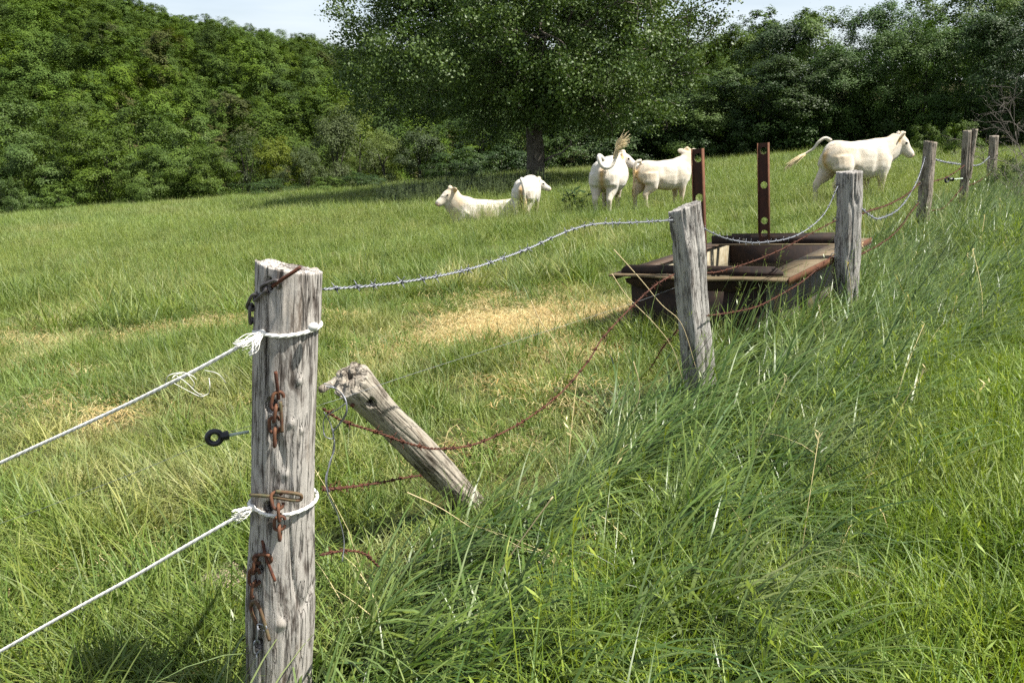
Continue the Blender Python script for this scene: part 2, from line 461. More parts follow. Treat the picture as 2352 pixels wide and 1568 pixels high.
# ------------------------------------------------------------------ trees
def leaf_quads(P, Nn, size, rng, asp=0.62, val=None):
    n = len(P)
    t = nrm(np.cross(Nn, nrm(rng.normal(size=(n, 3)))))
    b = np.cross(Nn, t)
    s = size * (0.65 + 0.7 * rng.random((n, 1)))
    V = np.stack([P - t * s * 0.5, P + b * s * asp * 0.5 - t * s * 0.08, P + t * s * 0.5, P - b * s * asp * 0.5 - t * s * 0.08], 1)
    Q = np.arange(n * 4).reshape(n, 4)
    v = rng.random(n) if val is None else val
    return V.reshape(-1, 3), Q, np.repeat(v, 4)

def crown(seed, n, leaf, W, H, base, big=10, sub=13, bl=(0.17, 0.30), sl=(0.26, 0.46), prof=0.8, flat=0.75, jit=0.5, up=0.35, loose=0.06, droop=0.0, dome=0.45):
    """uneven crown in two steps: boughs' masses of different size, each broken into leaf clumps, with gaps between"""
    rng = np.random.default_rng(seed)
    t = np.linspace(0.10, 0.92, big) + rng.normal(size=big) * 0.05
    an = np.arange(big) * 2.399 + rng.normal(size=big) * 0.5
    width = np.sin(np.pi * np.clip(0.16 + 0.80 * t, 0, 1) ** prof) ** 0.75
    rr = W * 0.5 * width * rng.uniform(0.30, 0.75, big)
    L = W * rng.uniform(bl[0], bl[1], big) * (0.75 + 0.35 * width)
    C = np.stack([rr * np.cos(an), rr * np.sin(an), base + (H - base) * t], 1)
    C[:, 2] = np.clip(C[:, 2], base + L * 0.5, H - L * 0.8)
    SC_, SL_, SO_, SV_ = [], [], [], []
    lv = rng.random(big)
    for b in range(big):
        m = max(4, int(sub * rng.uniform(0.7, 1.3)))
        d = nrm(rng.normal(size=(m, 3)) + 0.5 * nrm(C[b] - np.array([0, 0, base + (H - base) * 0.35])) + np.array([0, 0, 0.2]))
        SC_.append(C[b] + d * L[b] * rng.uniform(0.55, 1.0, (m, 1)) * np.array([1, 1, rng.uniform(0.75, 1.1)]))
        SL_.append(L[b] * rng.uniform(sl[0], sl[1], m)); SO_.append(d); SV_.append(np.clip(lv[b] * 0.5 + rng.random(m) * 0.5, 0, 1))
    SCn, SLn, SOn, SVn = map(np.concatenate, (SC_, SL_, SO_, SV_))
    w = SLn ** 2; w /= w.sum()
    k = rng.choice(len(SCn), n, p=w)
    dd = nrm(rng.normal(size=(n, 3)) + 0.55 * SOn[k] + np.array([0, 0, up]))
    rad = SLn[k] * (0.30 + 0.80 * rng.random(n) ** 0.6)
    lump = 0.70 + 0.6 * vnoise(dd[:, 0] * 2.6 + k * 1.7, dd[:, 2] * 2.6 + dd[:, 1] * 2.3, seed)
    P = SCn[k] + dd * (rad * lump)[:, None] * np.array([1, 1, flat])
    P[:, 2] -= droop * SLn[k] * rng.random(n) ** 2 * 1.5
    q = rng.random(n) < loose
    P[q] += rng.normal(size=(int(q.sum()), 3)) * (SLn[k][q] * 0.55)[:, None]
    tc = nrm(P - np.array([0, 0, base + (H - base) * 0.35]))
    Nn = nrm(dd * 0.6 + SOn[k] * 0.45 + tc * dome + np.array([0, 0, 0.35]) + rng.normal(size=(n, 3)) * jit)
    val = np.clip(0.55 * rng.random(n) + 0.45 * SVn[k], 0, 1)
    keep = P[:, 2] > 0.02 * H
    return leaf_quads(P[keep], Nn[keep], leaf, rng, val=val[keep]) + (C, L)

def trunk_mb(mb, H, r, C, rng, n_limbs=7):
    P = spline([(0, 0, -0.6), (0.02 * H * rng.normal(), 0.02 * H * rng.normal(), H * 0.35), (0.03 * H * rng.normal(), 0.03 * H * rng.normal(), H * 0.72)], 9)
    mb.add(*tube(P, np.linspace(r * 1.25, r * 0.3, 9), 8, (0, 1, 0)))
    for j in rng.choice(len(C), min(n_limbs, len(C)), replace=False):
        i = rng.integers(2, 7)
        mid = (P[i] + C[j]) * 0.5 + np.array([0, 0, 0.05 * H])
        mb.add(*tube(spline([P[i], mid, C[j]], 6), np.linspace(r * 0.45, r * 0.08, 6), 5, (0, 1, 0)))

PROTO = {}
def proto(key, mat, seed, n, leaf, W, H, base, tr=0.16, joined=False, **kw):
    V, Q, a, C, L = crown(seed, n, leaf, W, H, base, **kw)
    cm = MB().add(V, Q, a=a).mesh('crown', M[mat])
    mb = MB(); trunk_mb(mb, H, tr, C, np.random.default_rng(seed + 5), 6 if not joined else 3)
    tm = mb.mesh('trunk', M['bark_far'], True)
    PROTO[key] = (cm, tm, W, H)

NEAR_N = 30000
proto('oak', 'leaf_oak', 1, NEAR_N, 0.17, 8, 10, 0.2, big=11, sub=14, dome=0.7, jit=0.4, tr=0.06)
proto('oak_b', 'leaf_oak', 2, NEAR_N, 0.17, 8, 10, 0.1, big=13, sub=15, bl=(0.14, 0.28), dome=0.7, jit=0.4, tr=0.06)
proto('oak_c', 'leaf_oak', 15, NEAR_N, 0.17, 8, 10, 0.1, big=9, sub=18, bl=(0.18, 0.34), dome=0.7, jit=0.4, tr=0.06)
proto('dark', 'leaf_dark', 3, NEAR_N, 0.17, 8, 12, 0.0, big=15, sub=15, bl=(0.15, 0.30), prof=1.6, tr=0.1)
proto('dark_b', 'leaf_dark', 4, NEAR_N, 0.17, 8, 12, 0.0, big=17, sub=13, bl=(0.14, 0.27), prof=1.5, tr=0.1)
proto('ash', 'leaf_ash', 5, NEAR_N, 0.15, 8, 12, 0.2, big=17, sub=16, bl=(0.13, 0.24), sl=(0.22, 0.42), flat=1.0, droop=0.6, prof=1.35, tr=0.1)
proto('ash_b', 'leaf_ash', 6, NEAR_N, 0.15, 8, 12, 0.2, big=19, sub=15, bl=(0.12, 0.23), sl=(0.22, 0.42), flat=1.0, droop=0.8, prof=1.45, tr=0.1)
proto('grey', 'leaf_grey', 7, 18000, 0.13, 6, 7, 0.0, big=11, sub=13, flat=1.1, droop=0.4)
proto('willow', 'leaf_grey', 8, 8000, 0.12, 5, 7, 0.4, big=12, sub=9, sl=(0.2, 0.4), flat=1.2, droop=0.8, loose=0.3)
proto('yellow', 'leaf_yellow', 9, 16000, 0.14, 6, 7, 0.0, big=10, sub=13)
proto('shrub', 'leaf_oak', 10, 10000, 0.11, 4, 3, 0.0, tr=0.05, big=8, sub=11)
proto('shrub_dark', 'leaf_dark', 12, 10000, 0.11, 4, 3, 0.0, tr=0.05, big=9, sub=11)
HILL = []
for i, (mt, kw) in enumerate([('leaf_hill', dict(big=7, sub=14, bl=(0.24, 0.34))), ('leaf_hill', dict(big=9, sub=13, bl=(0.20, 0.31))), ('leaf_hill', dict(big=6, sub=16, bl=(0.27, 0.38))), ('leaf_hill', dict(big=10, sub=12, bl=(0.18, 0.30), prof=0.95)),
                              ('leaf_hill', dict(big=8, sub=13, bl=(0.22, 0.33), flat=0.95)), ('leaf_brown', dict(big=8, sub=12, bl=(0.2, 0.32)))]):
    V, Q, a, C, L = crown(40 + i, 11000, 0.30, 10.0, 13.5, 0.3, jit=0.28, dome=0.8, loose=0.03, sl=(0.22, 0.40), **kw)
    HILL.append(MB().add(V, Q, a=a).mesh('hill_crown', M[mt]))

def plant_tree(kind, X, Ytop, d, wpx, label, name='broadleaf_tree', cat='tree', group=None, seed=0):
    cm, tm, W, H = PROTO[kind]
    top = at(X, Ytop, d); x, y = top[0], d
    g = gz(x, y) - 0.15
    h = max(top[2] - g, 0.6)
    sw = wpx * d / F / W * 1.08; sh = h / H
    o = empty(name, (x, y, g), (0, 0, (seed * 2.399) % 6.283))
    o.scale = (sw, sw, sh)
    tag(o, label, cat, group)
    link('trunk', tm, o); link('crown', cm, o)
    return o

# the wood edge on the left, below the meadow
LG = 'trees at the left edge of the meadow'
left_trees = [
 ('oak_c', 30, 236, 57, 200, 'mid green oak at the far left edge of the meadow, cut by the picture edge', 'oak_tree'),
 ('oak_b', 160, 240, 56, 190, 'tall mid green oak, second from the left behind the meadow edge', 'oak_tree'),
 ('oak_c', 300, 250, 56, 180, 'rounded green oak between two taller oaks at the left meadow edge', 'oak_tree'),
 ('oak_b', 232, 300, 51, 200, 'low spreading green tree in front of the left oaks', 'broadleaf_tree'),
 ('oak_b', 415, 272, 54, 170, 'dark green domed tree right of the left oaks, above the grass edge', 'broadleaf_tree'),
 ('oak_b', 470, 335, 50, 130, 'smaller leafy tree at the foot of the dark domed tree', 'broadleaf_tree'),
 ('oak', 75, 318, 50, 180, 'bushy tree with drooping boughs low at the far left', 'broadleaf_tree'),
 ('oak_c', 345, 345, 49, 140, 'low green bush tree filling the gap left of the dark dome', 'broadleaf_tree'),
 ('willow', 555, 308, 53, 120, 'pale olive thin-leaved tree with its grey stem showing through', 'willow_tree'),
 ('yellow', 645, 322, 53, 125, 'bright yellow-green young tree beside the pale olive tree', 'maple_tree'),
 ('grey', 770, 262, 55, 170, 'grey-green willow behind the yellow-green tree', 'willow_tree'),
 ('yellow', 820, 222, 62, 130, 'light green tree crown left of the big pear tree', 'broadleaf_tree'),
 ('yellow', 880, 306, 52, 135, 'olive yellow shrub tree below the left boughs of the pear tree', 'broadleaf_tree'),
 ('grey', 965, 300, 51, 150, 'dull grey-green tree just left of the pear tree trunk', 'willow_tree'),
 ('grey', 700, 345, 51, 110, 'short grey bush tree right of the yellow-green tree', 'broadleaf_tree'),
]
for i, (k, X, Y, d, w, lab, nm) in enumerate(left_trees):
    plant_tree(k, X, Y, d, w, lab, nm, 'tree', LG, i + 1)
for i, (k, X, Y, d, w, lab) in enumerate([
 ('shrub', 20, 415, 47, 90, 'low light green bush in the bottom corner of the left wood edge'),
 ('shrub', 130, 425, 46.5, 130, 'broad low bush hiding the foot of the leftmost oaks'),
 ('shrub', 760, 408, 46, 90, 'small round green bush at the grass edge left of the lying cow'),
 ('shrub_dark', 610, 415, 46.5, 130, 'low bush under the yellow-green tree'),
 ('shrub_dark', 830, 400, 46, 110, 'dark bush below the olive yellow tree'),
 ('shrub_dark', 1060, 345, 47, 150, 'dark hedge bush behind the lying cow'),
 ('shrub_dark', 1150, 340, 49, 150, 'dark hedge bush immediately left of the pear trunk'),
 ('shrub', 2135, 292, 33, 80, 'light green bramble bush left of the split fence post'),
 ('shrub', 2205, 284, 31, 90, 'rounded bramble bush behind the split fence post'),
 ('shrub_dark', 2335, 370, 14.5, 90, 'dark leafy bush under the bare thorn twigs at the right edge')]):
    plant_tree(k, X, Y, d, w, lab, 'shrub', 'bush', 'bushes round the meadow', i + 31)

# the wood on the right, behind the cows
RG = 'trees of the wood behind the cows'
right_trees = [
 ('dark', 1100, 235, 53, 190, 'dark tree of the wood showing under the left boughs of the pear tree'),
 ('dark_b', 1215, 250, 54, 180, 'dark tree directly behind the pear tree trunk'),
 ('dark', 1325, 255, 52, 180, 'dark tree behind the dead branch right of the pear trunk'),
 ('dark_b', 1435, 250, 51, 190, 'dark tree behind the cow with the raised tail'),
 ('dark', 1545, 215, 49, 200, 'dark tree between the pear crown and the left rusty upright'),
 ('oak_b', 1640, 165, 47, 200, 'dark green tree above the left rusty upright'),
 ('dark_b', 1745, 150, 46, 200, 'dense dark tree above the right rusty upright'),
 ('dark', 1850, 120, 45, 200, 'dense dark tree right of the rusty uprights'),
 ('ash', 1945, 105, 44.5, 190, 'blue-green feathery ash above the rump of the walking cow'),
 ('ash_b', 2045, 70, 44, 200, 'tall pale ash with hanging sprays above the walking cow'),
 ('ash', 2150, 40, 43, 200, 'tall pale ash above the bramble bushes'),
 ('dark_b', 2250, 30, 41, 190, 'tall dark tree above the split fence post'),
 ('dark', 2345, 20, 39, 190, 'tall dark tree at the right picture edge'),
]
for i, (k, X, Y, d, w, lab) in enumerate(right_trees):
    nm = 'ash_tree' if k.startswith('ash') else 'broadleaf_tree'
    plant_tree(k, X, Y, d, w, lab, nm, 'tree', RG, i + 61)
SECOND = ['bright topped tree just right of the pear crown, lowest of the right skyline', 'light green tree on the skyline above the left rusty upright', 'light green skyline tree between the two rusty uprights', 'bright rounded tree on the skyline above the right rusty upright',
          'dark pointed tree on the skyline right of the right rusty upright', 'tall bright tree rising above the tail of the walking cow', 'pale feathery ash on the skyline above the back of the walking cow', 'pale ash on the skyline above the head of the walking cow', 'tall green tree behind the bramble bush ash',
          'pale tall ash above the split post', 'green tree behind the dark tree in the top right corner', 'dark tree cut by the right picture edge at the top', 'dark tree cut by the right picture edge behind the thorn bush', 'half hidden tree behind the right boughs of the pear tree']
for i, (k, X, Y, d, w) in enumerate([('oak', 1520, 125, 62, 190), ('oak_b', 1590, 100, 60, 180), ('oak', 1660, 84, 58, 180), ('oak_b', 1730, 62, 57, 180), ('dark', 1800, 52, 56, 180), ('oak', 1880, 24, 55, 200),
                                     ('ash_b', 1975, 18, 54, 200), ('ash', 2070, 8, 53, 210), ('oak_b', 2170, -20, 52, 210), ('ash_b', 2270, -35, 51, 210), ('oak', 2370, -40, 50, 210), ('dark', 2470, -30, 47, 220), ('dark', 2480, 30, 38, 200),
                                     ('oak_b', 1440, 150, 63, 190)]):
    plant_tree(k, X, Y, d, w, SECOND[i], 'broadleaf_tree', 'tree', 'second row of the wood on the right', i + 83)
UNDER = ['dark bush right of the pear trunk under the dead bough', 'dark bush behind the raised tail of the broad cow', 'dark bush behind the heifer with the ear tag', 'dark bush behind the left rusty upright', 'dark bush between the two rusty uprights', 'dark bush behind the right rusty upright',
         'dark bush behind the tail tip of the walking cow', 'dark bush behind the back of the walking cow', 'dark bush behind the head of the walking cow']
for i, (k, X, Y, d, w) in enumerate([('shrub_dark', 1290, 330, 46.5, 150), ('shrub_dark', 1400, 325, 46, 160), ('shrub_dark', 1500, 320, 45, 150), ('shrub_dark', 1590, 300, 44, 150), ('shrub_dark', 1690, 280, 43, 170), ('shrub_dark', 1790, 270, 42.5, 170),
                                     ('shrub_dark', 1880, 262, 42, 150), ('shrub_dark', 1970, 255, 41.5, 160), ('shrub_dark', 2060, 250, 41, 160)]):
    plant_tree(k, X, Y - 25, d + 3.5, w * 1.15, UNDER[i], 'shrub', 'bush', 'undergrowth along the wood', i + 120)

# the wooded hillside: every crown its own object
def hill_points():
    rng = np.random.default_rng(77)
    cell = {}
    pts = []
    for _ in range(32000):
        y = 100 + 295 * rng.random() ** 0.66
        u = rng.uniform(-0.80, 0.04) if rng.random() < 0.88 else rng.uniform(0.04, 0.30)
        x = u * y
        if u > 0.0 and y < 150: continue
        sp = 7.4 + 1.6 * vnoise(np.array([x * .07]), np.array([y * .07]), 15)[0]
        a, b = int(x // 9), int(y // 9)
        if all((x - p[0]) ** 2 + (y - p[1]) ** 2 > sp * sp for da in (-1, 0, 1) for db in (-1, 0, 1) for p in cell.get((a + da, b + db), ())):
            cell.setdefault((a, b), []).append((x, y)); pts.append((x, y, sp))
    return sorted(pts, key=lambda p: p[1])
HILL_PTS = hill_points()
def build_hill():
    rng = np.random.default_rng(78)
    for i, (x, y, sp) in enumerate(HILL_PTS[:285]):
        k = rng.integers(0, 5) if rng.random() < 0.96 else 5
        o = link('hillside_tree', HILL[k])
        s = (sp / 7.9) * rng.uniform(0.80, 1.25)
        hs = s * rng.uniform(0.8, 1.05) * (0.8 if y < 80 else 1.0)
        o.location = (x, y, gz(x, y) - 0.5)
        o.scale = (s, s, hs)
        o.rotation_euler = (0, 0, rng.uniform(0, 6.28))
        tag(o, 'leafy green tree among the crowns covering the wooded hillside' if k < 5 else 'brownish tree among the green crowns of the wooded hillside', 'tree', 'trees on the wooded hillside' if k < 5 else 'brownish trees on the wooded hillside')
build_hill()

# the big pear tree in the meadow
def build_pear():
    rng = np.random.default_rng(5)
    d = 36.0
    base = at(1228, 400, d); bx, by = base[0], d
    g = gz(bx, by)
    root = empty('pear_tree', (bx, by, g))
    tag(root, 'big spreading pear tree with dark trunk standing in the meadow behind the cows', 'tree')
    H = 12.0
    zc = 6.0
    ztop = 12.5
    def inside(P):
        q = (P - np.array([-1.0, 0, zc])) / np.array([7.9, 7.4, 6.5])
        lump = 0.76 + 0.46 * vnoise(P[:, 0] * 0.55 + 40, P[:, 2] * 0.6 + P[:, 1] * 0.4 + 40, 21)
        return np.linalg.norm(q, axis=1) < lump
    tw = MB(); ends = []
    trunk = spline([(0, 0, -0.3), (0.05, 0, 1.0), (-0.05, 0.05, 2.6), (0.1, 0, 4.6), (0.25, 0, 7.5), (0.2, 0, 10.5)], 22)
    tr = np.interp(np.linspace(0, 1, 22), [0, 0.05, 0.12, 0.3, 0.6, 1], [0.52, 0.42, 0.375, 0.34, 0.22, 0.05])
    tm = MB(); V, Q, T = tube(trunk, tr, 20, (0, 1, 0))
    ang = np.arctan2(V[:, 1], V[:, 0])
    V[:, :2] += (nrm(V[:, :2]) * (0.03 * np.sin(ang * 7 + V[:, 2]) + 0.02 * np.sin(ang * 15 - V[:, 2] * 3))[:, None]) * (V[:, 2:3] < 4)
    tm.add(V, Q, T); tm.obj('trunk', M['bark'], root, True)
    lb = MB()
    def grow(p, dr, length, r, lev):
        n = 6
        pts = [p]
        dcur = dr
        for i in range(n):
            dcur = nrm(dcur + rng.normal(size=3) * 0.16 + np.array([0, 0, 0.03 if lev < 2 else -0.05]))
            pts.append(pts[-1] + dcur * length / n)
        pts = np.array(pts)
        if pts[-1][2] < 1.6 + 0.14 * abs(pts[-1][0]): return
        lb.add(*tube(pts, np.linspace(r, r * 0.45, n + 1), 6 if lev < 2 else 4, (0.3, 0.2, 1), cap=False))
        if lev >= 3:
            ends.append(pts[-1]); ends.append(pts[3]); return
        for i in range(3 if lev == 0 else 3):
            q = pts[min(n, 2 + i * 2)]
            dn = nrm(dcur + nrm(rng.normal(size=3)) * 0.95)
            grow(q, dn, length * rng.uniform(0.5, 0.72), r * 0.5, lev + 1)
        grow(pts[-1], dcur, length * 0.6, r * 0.45, lev + 1)
    for i in range(13):
        h = rng.uniform(2.6, 9.0) if i > 3 else 2.9 + 0.3 * i
        k = int(np.argmin(np.abs(trunk[:, 2] - h)))
        a = i * 2.4 + rng.normal() * 0.3
        el = np.interp(h, [2.5, 9], [0.18, 0.95])
        grow(trunk[k], np.array([math.cos(a) * math.cos(el), math.sin(a) * math.cos(el), math.sin(el)]), np.interp(h, [2.5, 9], [4.6, 2.6]), np.interp(h, [2.5, 9], [0.17, 0.09]), 0)
    lb.obj('limb', M['bark'], root, True)
    ends = np.array(ends)
    ends = ends[(ends[:, 2] > 1.5) & inside(ends)]
    # extra sprays fill the envelope so that the crown reads dense, with ragged gaps
    ex = rng.uniform(-1, 1, (9000, 3)) * np.array([8.8, 7.8, 6.6]) + np.array([-0.6, 0, zc])
    q = np.linalg.norm((ex - np.array([-0.6, 0, zc])) / np.array([8.3, 7.6, 6.5]), axis=1)
    under = 1.2 + 0.16 * np.abs(ex[:, 0] + 0.3) * np.where(ex[:, 0] < 0, 0.75, 0.8) + 2.6 * vnoise(ex[:, 0] * 0.7 + 9, ex[:, 1] * 0.7 + 9, 4)
    ok = inside(ex) & (q > 0.30) & (ex[:, 2] > under) & (vnoise(ex[:, 0] * 0.9 + ex[:, 1] * 0.7, ex[:, 2] * 1.0 + ex[:, 1] * 0.5, 8) > 0.35)
    ex = ex[ok][:2300]
    S = np.concatenate([ends, ex])
    if len(S) > 3100: S = S[rng.choice(len(S), 3100, replace=False)]
    nl = 88
    k = np.repeat(np.arange(len(S)), nl)
    off = rng.normal(size=(len(k), 3)) * np.array([0.26, 0.26, 0.17])
    P = S[k] + off
    cn = nrm(rng.normal(size=(len(S), 3)) + np.array([0.1, 0, 0.5]))
    Nn = nrm(rng.normal(size=(len(k), 3)) * 0.7 + cn[k] * 0.6 + np.array([0, 0, 0.3]))
    val = np.clip(rng.random(len(S))[k] * 0.5 + rng.random(len(k)) * 0.5, 0, 1)
    V, Q, a = leaf_quads(P, Nn, 0.112, rng, 0.7, val)
    MB().add(V, Q, a=a).obj('crown', M['leaf_pear'], root)
    # the dead bough low on the right of the trunk
    db = MB()
    loc = lambda X, Y: at(X, Y, d) - np.array([bx, by, g])
    for path, r in [([(1248, 372), (1268, 358), (1288, 352), (1305, 336), (1312, 325)], 0.055), ([(1288, 352), (1280, 345), (1272, 340)], 0.02), ([(1305, 336), (1318, 333), (1330, 335)], 0.03), ([(1268, 358), (1262, 372), (1254, 388)], 0.03), ([(1312, 325), (1302, 318), (1292, 314)], 0.02)]:
        pp = np.array([loc(*q) for q in path]); pp[:, 1] -= 0.4 * np.linspace(0, 1, len(pp))
        db.add(*tube(spline(pp, 8), np.linspace(r, r * 0.4, 8), 5, (0, 1, 0)))
    o = db.obj('dead_bough', M['twig'], root, True); o['label'] = 'bare grey dead bough'
build_pear()

# ------------------------------------------------------------------ fence posts
def post_mesh(name, mat, L, shape, seed, ntheta=72, nz=90, rough=0.006, ridge=0.004, top_tilt=(0, 0), holes=(), knobs=(), bite=(), flare=0.12, caprings=10, under=0.35):
    """weathered post, local z along its axis from -under to L; shape(theta, t) gives the radius"""
    rng = np.random.default_rng(seed)
    th = np.arange(ntheta) / ntheta
    zz = np.linspace(-under, L, nz)
    TH, ZZ = np.meshgrid(th, zz)
    t = (ZZ + under) / (L + under)
    R = shape(TH * 2 * math.pi, t)
    R = R + rough * 2 * (pnoise(TH, t, 7, 6, rng) - 0.5) + ridge * 2 * (pnoise(TH, t, 26, 7, rng) - 0.5) + ridge * 1.3 * (pnoise(TH, t, 60, 18, rng) - 0.5)
    g = pnoise(TH, t, 11, 3, rng)
    R = R - ridge * 2.6 * np.clip(1 - np.abs(g - 0.5) / 0.045, 0, 1)
    R = R * (1 + flare * np.clip(0.35 - t, 0, 1))
    X, Y = R * np.cos(TH * 2 * math.pi), R * np.sin(TH * 2 * math.pi)
    mat_hole = np.zeros_like(R)
    for (ha, hz, hr, dep) in holes:
        da = ((TH * 2 * math.pi - ha + math.pi) % (2 * math.pi) - math.pi) * R.mean()
        dist = np.sqrt(da ** 2 + ((ZZ - hz) * 0.85) ** 2)
        f = np.clip((hr - dist) / (hr * 0.35), 0, 1)
        k = 1 - f * dep / R
        X *= k; Y *= k
        mat_hole = np.maximum(mat_hole, f)
    for (ka, kz, kr, kh) in knobs:
        da = ((TH * 2 * math.pi - ka + math.pi) % (2 * math.pi) - math.pi) * R.mean()
        dist = np.sqrt(da ** 2 + ((ZZ - kz) * 0.8) ** 2)
        k = 1 + kh / R * np.exp(-(dist / kr) ** 2)
        X *= k; Y *= k
    for (ba, bz0, bz1, w, dep) in bite:
        da = ((TH * 2 * math.pi - ba + math.pi) % (2 * math.pi) - math.pi)
        f = np.clip(1 - np.abs(da) / w, 0, 1) * sstep(bz0 - 0.004, bz0, ZZ) * (1 - sstep(bz1, bz1 + 0.05, ZZ))
        k = 1 - f * dep / R
        X *= k; Y *= k
    Z = ZZ + (top_tilt[0] * X + top_tilt[1] * Y) * sstep(0.75, 1.0, t)
    Z[-1] += 0.006 * (pnoise(th, np.full(ntheta, .5), 17, 2, rng) - 0.4) + 0.004 * (pnoise(th, np.full(ntheta, .5), 40, 2, rng) - 0.4)
    V = np.stack([X, Y, Z], -1).reshape(-1, 3)
    k = np.arange(ntheta)
    Q = np.concatenate([np.stack([i * ntheta + k, i * ntheta + (k + 1) % ntheta, (i + 1) * ntheta + (k + 1) % ntheta, (i + 1) * ntheta + k], 1) for i in range(nz - 1)])
    # top: rings towards the middle with end-grain relief
    ring = V[-ntheta:].copy(); c = ring.mean(0)
    VV = [V]; QQ = [Q]; off = (nz - 1) * ntheta
    last = off; cnt = len(V)
    for j, f in enumerate(np.linspace(0.97, 0.06, caprings)):
        r2 = c + (ring - c) * f
        r2[:, 2] += -0.002 + 0.006 * (vnoise(r2[:, 0] * 90 + 20, r2[:, 1] * 90 + 20, seed) - 0.5)
        VV.append(r2); QQ.append(np.stack([last + k, last + (k + 1) % ntheta, cnt + (k + 1) % ntheta, cnt + k], 1))
        last = cnt; cnt += ntheta
    VV.append(c[None] - np.array([[0, 0, 0.002]]))
    T = np.stack([last + k, last + (k + 1) % ntheta, np.full(ntheta, cnt)], 1)
    mb = MB(); mb.add(np.concatenate(VV), np.concatenate(QQ), T)
    me = mb.mesh(name, mat, True)
    if holes:
        me.materials.append(M['hole'])
        mh = mat_hole.ravel(); qq = QQ[0]
        idx = (mh[qq].mean(1) > 0.55)
        mi = np.zeros(len(me.polygons), np.int32); mi[:len(qq)] = idx
        me.polygons.foreach_set('material_index', mi)
    return me

def superell(w, h, e, rot=0.0, taper=0.1):
    def f(a, t):
        a = a - rot
        return (np.abs(np.cos(a) / w) ** e + np.abs(np.sin(a) / h) ** e) ** (-1 / e) * (1 - taper * (t - 0.3))
    return f

def place_axis(o, base, top):
    base, top = Vector(base), Vector(top)
    o.location = base
    o.rotation_mode = 'QUATERNION'
    z = (top - base).normalized(); x = (Vector((1, 0, 0)) - z * z.x).normalized(); y = z.cross(x)
    o.rotation_quaternion = Matrix((x, y, z)).transposed().to_quaternion()

PG = 'wooden posts of the barbed wire fence'
P_TOP = {}
def fence_post(key, Xt, Yt, Xb, Yb, d, mat, shape, seed, label, **kw):
    top = at(Xt, Yt, d); low = at(Xb, Yb, d)
    ax = low - top
    s = 1.0
    g = gz(low[0], low[1])
    s = (g - top[2]) / ax[2]
    base = top + ax * s
    L = np.linalg.norm(top - base)
    o = link('fence_post', post_mesh('fence_post', mat, L, shape, seed, **kw))
    place_axis(o, base, top)
    tag(o, label, 'fence post', PG)
    P_TOP[key] = (base, top)
    return o

A = math.pi
# angles on a post: -pi/2 faces the viewer, 0 faces right
D1 = 1.76
def zpost1(Y): return (at(660, 605, D1)[2] - at(660, Y, D1)[2])
top1 = at(664, 612, D1); bot1 = at(640, 1545, D1)
base1 = bot1 + (bot1 - top1) * ((gz(bot1[0], bot1[1]) - bot1[2]) / (bot1[2] - top1[2]))
L1 = np.linalg.norm(top1 - base1)
def ang1(X, Y):
    f = (Y - 612) / (1545 - 612); cx = 664 + (640 - 664) * f
    return -math.acos(max(-0.99, min(0.99, (X - cx) / 77.0)))
def hz1(Y): return L1 - (at(660, 612, D1)[2] - at(660, Y, D1)[2])
def sh1(a, t):
    return (0.0850 - 0.0170 * t) * (1 + 0.02 * np.sin(2 * a + 1) + 0.015 * np.sin(3 * a + t * 5)) + 0.004 * np.exp(-((t - 0.42) / 0.1) ** 2)
holes1 = [(ang1(633, 652), hz1(650), 0.0125, 0.05), (ang1(640, 912), hz1(910), 0.015, 0.05), (ang1(632, 1140), hz1(1138), 0.013, 0.05), (ang1(612, 1278), hz1(1275), 0.013, 0.05), (ang1(612, 1443), hz1(1440), 0.012, 0.05)]
knobs1 = [(ang1(706, 852), hz1(852), 0.010, 0.006), (ang1(690, 948), hz1(948), 0.008, 0.005), (ang1(710, 965), hz1(965), 0.007, 0.005), (ang1(676, 1062), hz1(1062), 0.009, 0.006),
          (ang1(668, 1392), hz1(1392), 0.013, 0.008), (ang1(650, 858), hz1(858), 0.012, 0.003)]
post1 = fence_post(1, 664, 612, 640, 1545, D1, M['post_old'], sh1, 3, 'thick weathered grey corner post in front, tied with white rope and hung with chains',
                   ntheta=190, nz=300, rough=0.004, ridge=0.0022, top_tilt=(-0.10, -0.09), holes=holes1, knobs=knobs1, bite=[(0.15, hz1(735) - 0.01, hz1(560), 0.5, -0.003), (0.2, hz1(1060), hz1(760), 0.35, 0.003)], flare=0.0)
D2, D3, D4, D5, D6 = 4.2, 5.95, 10.2, 11.6, 16.0
fence_post(2, 1573, 474, 1607, 870, D2, M['post_oak'], superell(0.073, 0.066, 5.0, 0.5, 0.0), 7, 'leaning square-split grey post in front of the rusty water trough', ntheta=96, nz=120, rough=0.006, ridge=0.0035, top_tilt=(0.25, -0.05), flare=0.25)
fence_post(3, 1952, 394, 1943, 660, D3, M['post_oak'], superell(0.086, 0.08, 2.8, 0.3, 0.05), 8, 'stout grey post with dark grain at the far corner of the water trough', ntheta=90, nz=110, rough=0.008, ridge=0.005, flare=0.1)
fence_post(4, 2136, 325, 2118, 520, D4, M['post_far'], superell(0.078, 0.072, 3.0, 0.7, 0.1), 9, 'brownish fence post in front of the walking cow\'s muzzle', ntheta=64, nz=70, rough=0.010, ridge=0.006, top_tilt=(-0.2, 0))
fence_post(6, 2283, 312, 2276, 436, D6, M['post_far'], superell(0.085, 0.075, 2.6, 0.2, 0.05), 11, 'furthest fence post, behind bare thorn twigs', ntheta=48, nz=50, rough=0.010, ridge=0.006)
